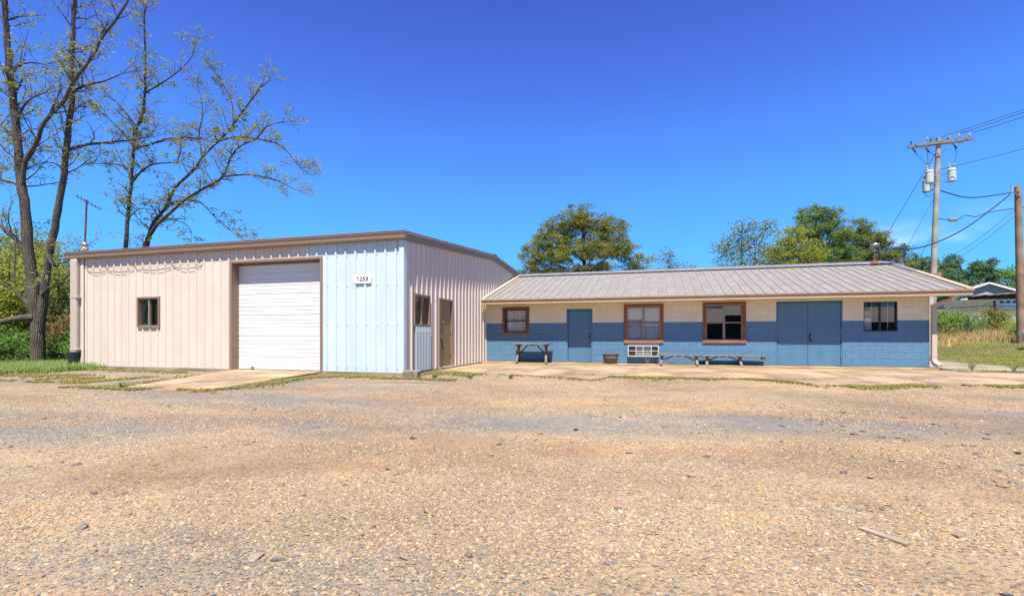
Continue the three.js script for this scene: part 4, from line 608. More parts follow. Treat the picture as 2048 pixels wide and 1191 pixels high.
openTree('locust_tree', 'slender leaning tree with three trunks rising behind the garage roof', [-24.3, -.3, -17.9], [
  { p: [[-24.83, -.3, -17.78], [-24.83, 1.75, -17.78], [-24.81, 3.7, -17.78], [-24.79, 5.25, -17.79], [-24.69, 6.59, -17.82], [-24.55, 8.13, -17.86], [-24.44, 9.34, -17.89], [-24.37, 10.27, -17.91], [-24.2, 11.19, -17.96], [-23.95, 12.02, -18.04], [-23.88, 12.92, -18.06], [-23.85, 14.26, -18.06], [-23.9, 15.48, -18.05], [-23.9, 16.62, -18.05]], r0: .14, r1: .028, bare: .38 },
  { p: [[-24.1, -.3, -18.0], [-23.97, 1.75, -18.03], [-23.9, 4.18, -18.05], [-23.76, 5.38, -18.09], [-23.57, 6.28, -18.14], [-22.87, 7.3, -18.35], [-22.38, 8.32, -18.49], [-21.7, 8.95, -18.69], [-21.12, 9.76, -18.86], [-20.32, 10.58, -19.09], [-19.74, 11.29, -19.26], [-18.94, 12.41, -19.49], [-18.48, 13.07, -19.62]], r0: .14, r1: .028, bare: .35 },
  { p: [[-23.85, 3.9, -18.0], [-23.7, 5.3, -17.9], [-22.9, 6.22, -17.85], [-22.0, 6.9, -17.95], [-21.2, 7.49, -18.04], [-20.3, 7.98, -18.26], [-19.56, 8.48, -18.48], [-19.17, 9.46, -18.59], [-18.7, 9.96, -18.73], [-18.02, 10.26, -18.92], [-17.54, 10.85, -19.06], [-16.89, 11.04, -19.25]], r0: .11, r1: .022, bare: .3 },
  { p: [[-19.56, 8.48, -18.48], [-18.4, 8.57, -18.81], [-17.36, 8.38, -19.11], [-16.32, 7.89, -19.42]], r0: .05, r1: .015, dense: 1.2 },
  { p: [[-20.4, 10.5, -19.07], [-19.69, 10.76, -19.48], [-18.8, 10.66, -19.74], [-17.71, 10.35, -20.06], [-16.82, 9.31, -20.32]], r0: .06, r1: .015, dense: 1.2 },
  { p: [[-24.4, 10.1, -17.9], [-23.9, 10.38, -18.3], [-23.25, 10.66, -18.55], [-22.07, 10.75, -18.89], [-21.48, 10.7, -19.07]], r0: .06, r1: .02 },
  { p: [[-24.5, 8.4, -17.86], [-23.46, 9.14, -17.86], [-22.68, 9.31, -18.09], [-22.05, 9.36, -18.27], [-21.92, 10.06, -18.31]], r0: .06, r1: .02 },
  { p: [[-24.55, 8.3, -17.9], [-25.1, 9.3, -18.01], [-26.15, 9.51, -17.81], [-26.91, 9.51, -17.59]], r0: .05, r1: .015 },
  { p: [[-23.88, 12.8, -18.05], [-22.98, 13.14, -18.11], [-22.29, 13.64, -18.31], [-21.8, 14.05, -18.45], [-21.45, 14.54, -18.55]], r0: .05, r1: .015 },
  { p: [[-24.4, 10.2, -17.95], [-25.3, 11.12, -17.91], [-26.04, 11.84, -17.74], [-26.64, 12.36, -17.57]], r0: .05, r1: .015 },
  { p: [[-24.2, 11.1, -17.9], [-24.4, 11.62, -17.6], [-24.81, 12.22, -17.37]], r0: .05, r1: .015 },
  { p: [[-24.65, 6.7, -17.8], [-23.85, 7.12, -17.81], [-23.2, 7.03, -17.98]], r0: .04, r1: .012 },
  { p: [[-22.9, 7.2, -18.3], [-22.17, 7.56, -18.45], [-21.19, 7.44, -18.73], [-20.49, 6.71, -18.93], [-19.56, 5.87, -19.2]], r0: .045, r1: .012, dense: .7 },
  { p: [[-23.3, 6.65, -18.2], [-22.2, 6.55, -18.27], [-21.48, 6.19, -18.44], [-21.43, 5.71, -18.45]], r0: .04, r1: .01, dense: .6 },
  { p: [[-21.2, 9.7, -18.86], [-21.5, 10.84, -18.93], [-21.34, 11.94, -19.0], [-21.46, 12.68, -18.97]], r0: .045, r1: .012 },
  { p: [[-19.8, 11.25, -19.3], [-20.08, 12.6, -19.47], [-20.6, 13.59, -19.32]], r0: .04, r1: .012 },
], { seed: 23, per: 2.7, len: 1.15, kids: [4, 3], leafy: .5, spray: .17, green: spring });

// full crowned tree: limbs reach into lobes, each lobe carries many ragged clumps of leaves or needle tufts
function fullTree(name, label, base, trunkTop, lobes, o) {
  const r = mulberry(o.seed), n = thing(name, label, o.category ?? 'tree', base, o.group), wood = new G(), lv = new Leaves(); const [bx, by, bz] = base;
  if (o.trunk) wood.tube([[bx, by - .3, bz], [lerp(bx, trunkTop[0], .4) + .1, lerp(by, trunkTop[1], .4), bz], [lerp(bx, trunkTop[0], .75), lerp(by, trunkTop[1], .75), trunkTop[2]], trunkTop], [o.trunk, o.trunk * .8, o.trunk * .5, o.trunk * .2], 8);
  for (const [x, y, z, rx, ry, rz, dens = 1] of lobes) {
    const t0 = clamp((y - by) / (trunkTop[1] - by) - .2, .1, .9), s = [lerp(bx, trunkTop[0], t0), lerp(by, trunkTop[1], t0), lerp(bz, trunkTop[2], t0)];
    if (o.trunk) wood.tube([s, [lerp(s[0], x, .5), lerp(s[1], y, .5) + .15, lerp(s[2], z, .5)], [x, y, z]], [o.trunk * .35, o.trunk * .22, .02], 5, false);
    const N = Math.round(o.clumps * rx * ry * dens);
    for (let k = 0; k < N; k++) {
      const e = unit(r), rho = Math.pow(r(), .38) * (.82 + .3 * r()), cx = x + e[0] * rx * rho, cy = y + e[1] * ry * rho, cz = z + e[2] * rz * rho, cr = o.size * (.55 + .8 * r()), tint = vary(o.green[Math.floor(r() * o.green.length)], r, .22);
      if (o.trunk && r() < .6) wood.tube([[lerp(x, cx, .25), lerp(y, cy, .25) - .05, lerp(z, cz, .25)], [lerp(x, cx, .65), lerp(y, cy, .65) - .04, lerp(z, cz, .65)], [cx, cy, cz]], [.03, .018, .006], 3, false);
      for (let j = 0; j < o.leaves; j++) {
        const f = unit(r), q = Math.sqrt(r()), px = cx + f[0] * cr * q, py = cy + f[1] * cr * q * (o.flat ?? .55), pz = cz + f[2] * cr * q, c = vary(tint, r, .2);
        if (o.needle) { const ax = unit(r); ax[1] = Math.abs(ax[1]) * .8 + .15; for (let m = 0; m < 5; m++) { const d = unit(r), v = V(ax[0] * .7 + d[0], ax[1] * .7 + d[1], ax[2] * .7 + d[2]).normalize(), L = o.needle * (.7 + .5 * r()), w = o.wide ?? .02; lv.leaf(px, py, pz, v.x, v.y, v.z, L, w, r, c); } }
        else { const d = V(f[0] * .5 + (r() - .5), f[1] * .4 + (r() - .6) * .8, f[2] * .5 + (r() - .5)).normalize(); lv.leaf(px, py, pz, d.x, d.y, d.z, o.leafLen * (.7 + .6 * r()), o.leafLen * .55, r, c); }
      }
    }
  }
  if (o.trunk) part('trunk', wood, o.bark ?? M.pineBark, n); mesh('crown', lv.build(V(...base)), o.needle ? M.needle : M.leaf, n); return n;
}
const olive = [[0.27, 0.31, 0.06], [0.34, 0.34, 0.06], [0.21, 0.26, 0.06], [0.37, 0.34, 0.08]], pineG = [[0.20, 0.32, 0.08], [0.26, 0.37, 0.08], [0.17, 0.26, 0.08]], cedarG = [[0.14, 0.27, 0.12], [0.18, 0.32, 0.12], [0.12, 0.22, 0.09]], yellowG = [[0.44, 0.48, 0.07], [0.37, 0.44, 0.07], [0.48, 0.48, 0.08]], freshG = [[0.24, 0.44, 0.06], [0.31, 0.48, 0.07], [0.18, 0.35, 0.06]];
// broad pine behind the ridge
fullTree('broad_pine_tree', 'broad olive green pine behind the grey roof next to the garage', [-5.0, -.1, -36], [-5.0, 9.6, -36], [[-7.3, 8.3, -36, 1.7, 1.1, 1.8], [-5.2, 9.3, -35.8, 1.8, 1.15, 1.8], [-3.3, 8.6, -36.2, 1.5, 1.0, 1.6], [-8.3, 6.9, -35.6, 1.5, 1.0, 1.7], [-6.3, 7.0, -35, 1.7, 1.1, 1.7], [-4.0, 7.2, -35.2, 1.9, 1.2, 1.7], [-2.4, 7.2, -36.2, 1.4, .8, 1.5], [-8.6, 5.5, -35.6, 1.4, .8, 1.6], [-6.6, 5.4, -35.2, 1.8, .9, 1.6], [-4.3, 5.5, -35.5, 1.7, .9, 1.6], [-1.2, 6.1, -36.5, 1.3, .75, 1.3, .8], [-.4, 5.0, -36.8, 1.0, .7, 1.2, .7], [-2.4, 4.7, -36, 1.2, .7, 1.3, .6]], { seed: 31, trunk: .22, clumps: 40, size: .5, leaves: 38, needle: .15, wide: .028, green: olive, flat: .5 });
fullTree('bare_sapling', 'thin pale sapling tree behind the roof beside the broad pine', [1.25, -.1, -47.2], [1.25, 9.0, -47.2], [[1.2, 7.6, -47.2, .9, 1.5, .9], [2.6, 6.6, -47, .8, 1.1, .8], [.3, 6.3, -47, .8, 1.0, .8], [3.9, 5.9, -47, .7, .8, .8, .6]], { seed: 33, trunk: .06, clumps: 24, size: .5, leaves: 24, leafLen: .14, green: [[.26, .31, .14], [.3, .32, .15]], bark: M.twig });
fullTree('airy_tree', 'airy pale green tree with thin twigs above the right half of roof', [5.6, -.1, -37.2], [5.8, 8.9, -37.2], [[5.8, 8.0, -37.2, 1.0, 1.2, 1.1], [4.9, 6.9, -37, 1.1, 1.1, 1.1], [6.6, 7.0, -37, 1.1, 1.2, 1.1], [7.3, 8.3, -37.4, .8, .8, .8], [4.5, 5.6, -37, 1.0, .8, 1.0], [6.2, 5.6, -37, 1.2, .9, 1.1], [8.0, 6.6, -37.6, .9, 1.3, 1]], { seed: 35, trunk: .08, clumps: 32, size: .5, leaves: 26, leafLen: .13, green: [[.28, .35, .08], [.34, .38, .09], [.22, .3, .08]], bark: M.twig });
fullTree('yellow_green_tree', 'dense yellow green tree right of the airy tree behind the roof', [9.4, -.1, -40.2], [9.4, 8.4, -40.2], [[9.5, 7.9, -40.2, 1.2, 1.2, 1.3], [8.6, 6.6, -40, 1.2, 1.1, 1.2], [10.3, 6.7, -40, 1.4, 1.2, 1.3], [9.2, 5.4, -39.8, 1.7, 1.0, 1.4], [11.0, 5.3, -39.8, 1.2, .9, 1.2]], { seed: 37, trunk: .13, clumps: 40, size: .45, leaves: 56, leafLen: .125, green: yellowG });
fullTree('tall_pine_tree', 'tallest dark green pine behind the right half of the roof', [12.0, -.1, -43.2], [12.0, 10.9, -43.2], [[11.7, 10.2, -43.2, 1.1, .9, 1.2], [13.1, 9.9, -43.2, .9, .8, 1], [11.3, 8.9, -43, 1.4, 1.0, 1.4], [13.0, 8.6, -43, 1.4, 1.0, 1.4], [12.0, 7.3, -42.8, 1.6, 1.0, 1.4], [13.6, 7.0, -42.8, 1.3, 1.0, 1.3], [12.6, 5.8, -42.6, 1.9, 1.0, 1.4]], { seed: 39, trunk: .18, clumps: 38, size: .5, leaves: 38, needle: .16, wide: .03, green: pineG });
fullTree('short_pine_tree', 'shorter olive pine overlapping the tallest pine and service mast', [15.2, -.1, -44], [15.2, 9.9, -44], [[15.2, 9.3, -44, .9, .8, 1], [14.9, 8.2, -43.8, 1.4, .9, 1.3], [16.4, 8.2, -44, 1.0, .8, 1], [15.3, 6.9, -43.6, 1.7, 1.0, 1.4], [17.0, 6.9, -43.8, 1.0, .8, 1], [15.6, 5.6, -43.4, 2.0, .9, 1.4], [17.9, 7.4, -44, .6, .4, .6], [18.0, 6.2, -44, .8, .4, .7]], { seed: 41, trunk: .15, clumps: 38, size: .48, leaves: 38, needle: .15, wide: .03, green: [...olive, ...pineG] });
fullTree('cedar_tree', 'rounded dark cedar behind the short white topped post', [20.4, .3, -47.6], [20.4, 7.6, -47.6], [[20.6, 6.7, -47.6, 1.3, .9, 1.3], [19.6, 5.7, -47.4, 1.3, 1.0, 1.3], [21.6, 5.7, -47.4, 1.3, 1.0, 1.3], [20.6, 4.6, -47.2, 2.2, 1.0, 1.5], [22.6, 4.7, -47.4, 1, .8, 1]], { seed: 43, trunk: .15, clumps: 38, size: .45, leaves: 26, needle: .16, wide: .045, green: cedarG });
{ const K = 2.25, L = [[24.2, 7.2, -51, .9, .7, 1], [26.7, 7.0, -51, .8, .8, .9], [24.0, 6.2, -51, 1.2, .8, 1.1], [26.3, 6.0, -50.8, 1.5, .8, 1.2], [28.2, 5.9, -51, .9, .5, .9], [24.6, 5.0, -50.6, 1.9, .9, 1.3], [27.2, 4.9, -50.6, 1.7, .8, 1.2], [29.0, 5.2, -51, .6, .4, .7]].map((l) => l.map((v, k) => k === 1 ? .97 + (v - .97) * K : v * K));
  fullTree('cedar_tree', 'ragged dark cedar with pointed tufts behind the pale grey house', [57.6, 4.6, -115], [56.2, 15.4, -115], L, { seed: 45, trunk: .3, clumps: 9, size: .95, leaves: 30, needle: .34, wide: .1, green: cedarG }); }
fullTree('cedar_tree', 'far green treetop rising behind the brick carport', [56, 4.6, -96], [56, 12.5, -96], [[55, 10.8, -96, 2.2, 1.5, 2], [58, 10.6, -96, 2.2, 1.6, 2], [56, 9, -95, 3, 1.6, 2]], { seed: 47, trunk: .2, clumps: 9, size: .9, leaves: 40, leafLen: .3, green: freshG });
// woods beyond the left verge
const woods = [[-33, 0, -17, 5.6, 2.2, 0, 'tall yellow green tree in the woods beside the bare sapling trunks'], [-36, .2, -20.5, 6.3, 2.4, 2, 'deep green tree in the woods showing between the forked trunks'], [-40, .4, -23, 7.0, 2.6, 1, 'tall olive tree at the back of the woods'], [-46, 1, -26, 8.2, 3.0, 3, 'tallest pale green tree at the far edge of the woods'], [-30.4, 0, -18.2, 4.9, 2.0, 0, 'yellow green tree in the woods near the garage downspout'], [-28.6, 0, -17.2, 4.2, 1.7, 1, 'lowest olive tree in the woods near the garage downspout'], [-34.6, .1, -19.4, 6.0, 2.2, 3, 'pale green tree in the woods behind the forked trunk'], [-38.5, .4, -21, 6.9, 2.6, 1, 'broad olive tree in the woods behind the broken limb'], [-30, 0, -16, 4.6, 1.8, 0, 'low yellow green tree in the woods above the broken limb']];
woods.forEach(([x, y, z, h, w, c, l], k) => fullTree('woodland_tree', l, [x, y - .3, z], [x + .2, y + h, z], [[x, y + h * .84, z, w * .6, h * .18, w * .6], [x - w * .4, y + h * .62, z, w * .7, h * .2, w * .7], [x + w * .45, y + h * .58, z + .3, w * .7, h * .2, w * .7], [x, y + h * .38, z + .4, w, h * .2, w * .8]], { seed: 60 + k, trunk: .1, clumps: 20, size: .55, leaves: 34, leafLen: .17, green: [yellowG, olive, pineG, freshG.concat(yellowG)][c], group: 'trees in the left woods' }));
const shrubs = [[-27.2, -14.6, 1.5, 1.3, 1, 'dark glossy shrub under the broken limb of the forked tree'], [-25.6, -15.4, 1.2, 1.2, 0, 'bright green shrub directly behind the foot of the forked tree'], [-29.5, -15.2, 1.9, 1.5, 0, 'large bright green shrub left of the broken limb'], [-25.2, -16.4, 2.5, 1.5, 2, 'tall rusty brown shrub between forked tree and garage'], [-23.0, -14.9, 1.7, 1.2, 0, 'bright green shrub between forked tree and garage downspout'], [-26.6, -16.6, 2.4, 1.5, 2, 'rusty brown shrub partly hidden by the forked tree'], [-24.9, -14.5, .9, .9, 1, 'low dark shrub beside the foot of the forked tree']];
shrubs.forEach(([x, z, h, w, kind, l], k) => { const y = land(x, z); fullTree('verge_shrub', l, [x, y, z], [x, y + h, z], [[x, y + h * .45, z, w, h * .45, w * .8], [x + w * .4, y + h * .7, z, w * .55, h * .28, w * .55], [x - w * .4, y + h * .65, z, w * .55, h * .25, w * .55]], { seed: 80 + k, trunk: .03, clumps: 60, size: .26, leaves: 20, leafLen: .12, green: [freshG, [[.16, .34, .06], [.22, .42, .07]], [[.46, .27, .12], [.36, .3, .09], [.5, .32, .14]]][kind], bark: M.twig, category: 'shrub', group: 'shrubs along the left verge' }); });
{ // bare poles of young trees
  const r = mulberry(99); [[-28.4, -14.4, 5.4], [-29.6, -16, 6.2], [-19.9, -14.6, 4.9], [-20.7, -15.4, 5.3]].forEach(([x, z, h], k) => { const n = thing('bare_sapling', ['thin bare sapling trunk just left of the forked tree', 'taller bare sapling trunk further from the forked tree', 'shorter leafless whip growing beside the garage corner', 'taller leafless whip growing beside the garage corner'][k], 'sapling', [x, -.25, z], 'bare saplings'), g = new G(); g.tube([[x, -.25, z], [x + .1, h * .5, z], [x + .25 * (k % 2 ? 1 : -1), h, z]], [.06, .045, .01], 6); for (let j = 0; j < 16; j++) { const y = h * (.35 + .6 * r()), d = unit(r), L = .4 + .7 * r(); g.tube([[x + .1, y, z], [x + .1 + d[0] * L * .5, y + L * .35, z + d[2] * L * .5], [x + .1 + d[0] * L, y + L * .6, z + d[2] * L]], [.014, .009, .004], 3, false); } part('trunk', g, M.twig, n); });
}
// shrubs and tall grass on the right bank
[[15.2, -33.2, 1.9, 1.25, 'bright green bush on the grassy bank beside the blue building'], [17.0, -34.2, 1.55, 1.0, 'darker cedar bush next to the bright green bush on bank'], [19.6, -36.2, 1.9, .75, 'thin brownish shrub leaning on the dark fence post'], [18.9, -32.6, .95, 1.15, 'low leafy weed bush below the bare wooden pole']].forEach(([x, z, h, w, l], k) => { const y = land(x, z); fullTree('bank_shrub', l, [x, y, z], [x, y + h, z], [[x, y + h * .5, z, w, h * .42, w * .8], [x - w * .4, y + h * .75, z, w * .55, h * .28, w * .5], [x + w * .4, y + h * .7, z, w * .55, h * .25, w * .5]], { seed: 120 + k, trunk: .03, clumps: 60, size: .26, leaves: 20, leafLen: .12, green: [freshG, cedarG.concat(freshG), olive, freshG][k], bark: M.twig, category: 'shrub', group: 'shrubs on the right bank' }); });
function tuft(blades, h, w, lean, seed) { const r = mulberry(seed), lv = new Leaves(); for (let k = 0; k < blades; k++) { const a = r() * 6.28, hh = h * (.5 + .6 * r()), ln = lean * (.3 + r()), bx = (r() - .5) * h * .5, bz = (r() - .5) * h * .5, ca = Math.cos(a), sa = Math.sin(a), P = (t, s) => [bx + ca * ln * hh * t * t - sa * w * s * (1 - t * .85), hh * t * (1 - .25 * ln * t), bz + sa * ln * hh * t * t + ca * w * s * (1 - t * .85)], nn = [ca * .3, .9, sa * .3], c = [1, 1, 1]; lv.tri(P(0, -1), P(0, 1), P(.55, 1), nn, c); lv.tri(P(0, -1), P(.55, 1), P(.55, -1), nn, c); lv.tri(P(.55, -1), P(.55, 1), P(1, 0), nn, c); } const g = lv.build(); g.deleteAttribute('color'); return g; }
M.blade = mat(1, 1, 1, { physical: true, roughness: 1, specularIntensity: .3, transmission: .3, thickness: 0 });
function field(name, geo, spots, colours, h, s, seed) { const r = mulberry(seed), im = new THREE.InstancedMesh(geo, M.blade, spots.length), o = new THREE.Object3D(), c = new THREE.Color(); spots.forEach(([x, z, k = 1], i) => { o.position.set(x, h(x, z) - .005, z); o.rotation.y = r() * 6.28; o.scale.setScalar(s * (.6 + .8 * r()) * k); o.updateMatrix(); im.setMatrixAt(i, o.matrix); const t = colours[Math.floor(r() * colours.length)], q = .75 + .5 * r(); c.setRGB(t[0] * q, t[1] * q, t[2] * q); im.setColorAt(i, c); }); im.name = numbered(name); im.userData.kind = 'stuff'; im.castShadow = im.receiveShadow = true; scene.add(im); return im; }
const R2 = mulberry(2024), scatter = (n, x0, x1, z0, z1, ok) => { const l = []; for (let k = 0; k < n; k++) { const x = lerp(x0, x1, R2()), z = lerp(z0, z1, R2()), q = R2(); const w = ok(x, z, q); if (w) l.push([x, z, w === true ? 1 : w]); } return l; };
const short = tuft(9, .1, .004, .7, 5), tall = tuft(12, .8, .007, .5, 6), mid = tuft(10, .28, .007, .6, 7), mat_ = tuft(14, .035, .004, 1.2, 8);
const lawnG = [[.22, .36, .07], [.28, .4, .09], [.18, .31, .08], [.34, .4, .12]], dryG = [[.60, .42, .2], [.66, .48, .24], [.52, .38, .17], [.42, .37, .12]], bankG = [[.34, .4, .08], [.4, .42, .1], [.46, .4, .14], [.26, .34, .07]], mossG = [[.40, .36, .09], [.48, .42, .1], [.3, .33, .08], [.36, .28, .13]];
const hereH = (x, z) => inYard(x, z) ? yardH(x, z) : land(x, z);
const n1 = (x, z, f, s) => fbm(x * f, z * f, s, 3);
field('verge_grass', mid, scatter(26000, -34, -16, -15.5, -8.2, (x, z, q) => x < yardEdge(z) - .1 && !(x > GL - .1 && z < GZ) && !inYard(x, z) && (n1(x, z, .8, 401) > .33 || q < .3)), lawnG, land, .85, 41);
field('bank_grass', mid, scatter(42000, 11.3, 24, -33, -17.5, (x, z, q) => n1(x, z, .45, 403) + q * .3 > .6), bankG, land, .42, 42);
field('dry_grass', tall, scatter(6400, 11.5, 25, -38, -30.2, (x, z, q) => (n1(x, z, .5, 405) > .42 - (x < 17 ? .15 : 0)) && q < .85), dryG, land, .85, 43);
field('far_grass', tall, scatter(3000, 14, 44, -58, -36, (x, z, q) => true), bankG, land, .7, 44);
// sparse growth at the slab edges, ramp sides and against the garage
const nearWalk = (x, z) => { const d = z - frontOf(x); return x > -6.2 && x < 11 ? d : 9; };
const low = scatter(170000, -18, 11, -13.6, -7, (x, z, q) => { if (!inYard(x, z) || !offSlab(x, z)) return false; const d = nearWalk(x, z), nn = n1(x, z, 1.7, 411); const wallBand = z < -10.5 && x < GX ? smooth(-10.4, -11.4, z) : 0; const t = (-7.5 - z) / 4, rampL = Math.exp(-(((x - lerp(-10.6, -12.0, t)) / .22) ** 2)), rampR = Math.exp(-(((x - lerp(-8.15, -8.72, t)) / .35) ** 2)), front_ = Math.exp(-(((z + 7.2) / .28) ** 2)) * (x < -7.8 && x > -11.6 ? 1 : 0), walkB = d > .0 && x > -1.2 ? Math.exp(-((d / .42) ** 2)) * 1.1 : d > 0 ? Math.exp(-((d / .3) ** 2)) * .25 : 0, corner = x > GX - 2.6 && x < GX + 1.8 && z < -10.6 ? .75 : 0, left = x < -12.2 && z > -9.6 && z < -7.6 ? .4 : 0; const w = Math.max(wallBand * .7, rampL, rampR, front_, walkB, corner, left); return q < w * smooth(.36, .62, nn) * 1.1; });
field('slab_edge_moss', mat_, low, mossG, hereH, 1.5, 45);
field('slab_edge_grass', short, low.filter((_, k) => k % 7 === 0), [...mossG, ...lawnG], hereH, .62, 46);
field('joint_weeds', short, scatter(420, 8.35, 11.3, -17.25, -16.95, (x, z, q) => n1(x, z, 1.5, 421) > .45), [...lawnG, ...mossG], () => -.05, .9, 47);
{ // single weeds that stand out
  const wg = (seed, h, s) => { const r = mulberry(seed), lv = new Leaves(), g = new G(); for (let k = 0; k < s; k++) { const a = r() * 6.28, L = h * (.5 + .6 * r()), tip = [Math.cos(a) * L * .5, L, Math.sin(a) * L * .5]; g.tube([[0, 0, 0], [tip[0] * .4, L * .55, tip[2] * .4], tip], [.004, .003, .0015], 3, false); for (let j = 0; j < 7; j++) { const t = .25 + .75 * r(), d = unit(r); lv.leaf(tip[0] * t, L * t, tip[2] * t, d[0], Math.abs(d[1]) * .6, d[2], .05 + .05 * r(), .022, r, vary([.25, .38, .08], r)); } } return [g, lv]; };
  const spots = [[-5.2, -11.1, .12, 'low green weed clump beside the loose concrete block'], [-4.35, -11.3, .1, 'low green weed clump on gravel before the side door'], [-3.4, -11.6, .1, 'low green weed clump on gravel near walk edge'], [8.75, -17.3, .3, 'leafy weed in the concrete joint below the downspout outlet'], [9.6, -17.1, .28, 'leafy weed in the driveway joint past the building corner'], [10.2, -17.0, .34, 'tallest leafy weed in the driveway joint'], [10.9, -16.9, .26, 'small leafy weed at the end of the driveway joint'], [-10.2, -7.25, .14, 'yellowish weed at the foot of the concrete ramp'], [-.25, -17.7, .26, 'dried pale weed below the air conditioner']];
  spots.forEach(([x, z, h, l], k) => { const y = hereH(x, z) + (x > 8.6 ? .03 : k === 8 ? .075 : 0), n = thing('weed_plant', l, 'weed', [x, y, z]), [g, lv] = wg(140 + k, h, 9); const st = mesh('stems', g.build(), k === 8 ? M.creamTrim : M.twig, n); if (k !== 8) mesh('leaves', lv.build(), M.leaf, n); });
}
{ // fallen branch litter by the tan wall
  [[-15.9, -11.3, .5, 'short dead stick lying below the small garage window'], [-13.6, -11.25, .35, 'dead twig lying on dirt between window and ramp']].forEach(([x, z, L, l], k) => whole('dead_stick', new G().tube([[x - L / 2, -.05, z], [x, -.035, z + .04], [x + L / 2, -.045, z - .03]], [.016, .014, .006], 5), M.twig, l, 'stick', [x, -.06, z]));
}

// ---------------------------------------------------------------- antenna, poles, wires, tank, far buildings
{ const n = thing('rooftop_antenna', 'old television antenna on a rusty mast beyond the garage roof corner', 'antenna', [-22.2, -.2, -14.4]);
  part('mast', new G().tube([[-22.24, -.2, -14.36], [-22.24, 4.5, -14.36], [-22.17, 6.5, -14.39]], .035, 8), M.rust, n);
  part('rotor', new G().lathe([[.0, 4.35], [.12, 4.38], [.13, 4.5], [.08, 4.6], [.1, 4.68], [.05, 4.78], [.0, 4.8]], -22.24, -14.36, 12), M.creamTrim, n);
  part('boom', new G().tube([[-22.58, 6.66, -14.25], [-21.6, 6.1, -14.55]], .018, 6), M.darkMetal, n);
  for (let k = 0; k < 7; k++) { const t = .08 + k * .14, x = lerp(-22.58, -21.6, t), y = lerp(6.66, 6.1, t) + .02, z = lerp(-14.25, -14.55, t), L = .55 + .1 * Math.sin(k * 2); part('element', new G().tube([[x - L * .75, y + .04, z - L * .5], [x + L * .75, y - .02, z + L * .5]], .014, 5), M.steel, n); } }
const pole1 = thing('utility_pole', 'tall wooden utility pole with double crossarm and grey transformers', 'utility pole', [12.95, .2, -28.7]);
{
  const n = pole1; part('shaft', new G().tube([[12.94, .1, -28.72], [13.03, 4.0, -28.78], [13.15, 7.3, -28.82], [13.27, 10.62, -28.85]], [.145, .13, .115, .1], 14), M.pole, n);
  part('crossarm', beam(new G(), [12.28, 10.33, -28.75], [14.52, 10.37, -28.66], .1, .13), M.greyWood, n); part('crossarm', beam(new G(), [12.1, 10.38, -29.05], [14.34, 10.42, -28.98], .1, .13), M.greyWood, n);
  for (const [x, z] of [[12.6, -28.68], [13.95, -28.6]]) part('brace', beam(new G(), [13.25, 9.75, -28.7], [x, 10.3, z], .035, .02), M.steel, n);
  const ins = [[12.75, -28.7], [13.6, -28.68], [14.0, -28.66], [14.4, -28.66]]; for (const [x, z] of ins) part('insulator', new G().lathe([[.0, 10.66], [.03, 10.65], [.05, 10.6], [.03, 10.57], [.055, 10.53], [.02, 10.5], [.02, 10.42]], x, z, 8), M.porcelain, n);
  for (const [x, z, y] of [[12.25, -29.0, 10.2], [12.8, -29.0, 10.16], [13.9, -28.95, 10.2]]) part('fuse_cutout', beam(new G(), [x, y + .1, z], [x + .12, y - .16, z + .06], .06, .06), M.darkMetal, n);
  for (const [x, y, z] of [[12.72, 8.2, -28.45], [12.95, 7.98, -29.25], [13.78, 8.3, -28.8]]) { const c = part('transformer', new G().lathe([[0, y + .14], [.155, y + .14], [.165, y + .17], [.165, y + .68], [.176, y + .68], [.176, y + .71], [.125, y + .77], [0, y + .79]], x, z, 18), M.can, n); for (const q of [-.09, .09]) part('bushing', new G().lathe([[.05, y + .78], [.055, y + .84], [.03, y + .88], [.045, y + .93], [.02, y + 1.02], [0, y + 1.03]], x + q, z, 8), M.porcelain, c); part('bracket', beam(new G(), [x, y + .55, z], [13.17, y + .55, -28.83], .05, .05), M.steel, c); part('bracket', beam(new G(), [x, y + .16, z], [13.15, y + .16, -28.83], .05, .05), M.steel, c); }
  const curve = (l) => new THREE.CatmullRomCurve3(l.map((q) => V(...q))).getPoints(14).map((q) => [q.x, q.y, q.z]);
  for (const l of [[[12.3, 10.1, -28.95], [12.5, 9.7, -28.8], [12.64, 9.22, -28.45]], [[12.85, 10.05, -28.95], [12.9, 9.6, -29.0], [12.9, 9.0, -29.22]], [[13.95, 10.1, -28.9], [13.98, 9.7, -28.85], [13.86, 9.34, -28.8]], [[12.75, 10.66, -28.7], [13.0, 10.5, -28.65], [13.3, 10.62, -28.8], [13.6, 10.68, -28.68]], [[14.0, 10.66, -28.66], [14.2, 10.74, -28.66], [14.4, 10.66, -28.66]]]) part('jumper', new G().tube(curve(l), .01, 4, false), M.cable, n);
  for (const [x, z] of [[12.2, -29.0], [13.0, -28.98], [13.7, -28.96]]) part('insulator', new G().lathe([[.0, 10.66], [.03, 10.64], [.05, 10.59], [.03, 10.56], [.02, 10.46]], x, z, 8), M.darkMetal, n);
  part('brace', beam(new G(), [13.22, 9.75, -28.92], [12.55, 10.32, -29.0], .035, .02), M.steel, n); part('brace', beam(new G(), [13.26, 9.75, -28.92], [13.95, 10.36, -28.95], .035, .02), M.steel, n);
  part('splice_box', new G().cbox(13.62, 13.98, 6.5, 6.66, -28.8, -28.66, .03), M.galv, n);
}
const pole2 = thing('wooden_pole', 'plain orange brown wooden pole beside the propane tank', 'utility pole', [17.12, .3, -29.97]);
part('shaft', new G().tube([[17.14, .1, -29.97], [17.08, 3.5, -29.96], [16.98, 8.25, -29.93]], [.165, .15, .128], 12), M.poleOld, pole2);
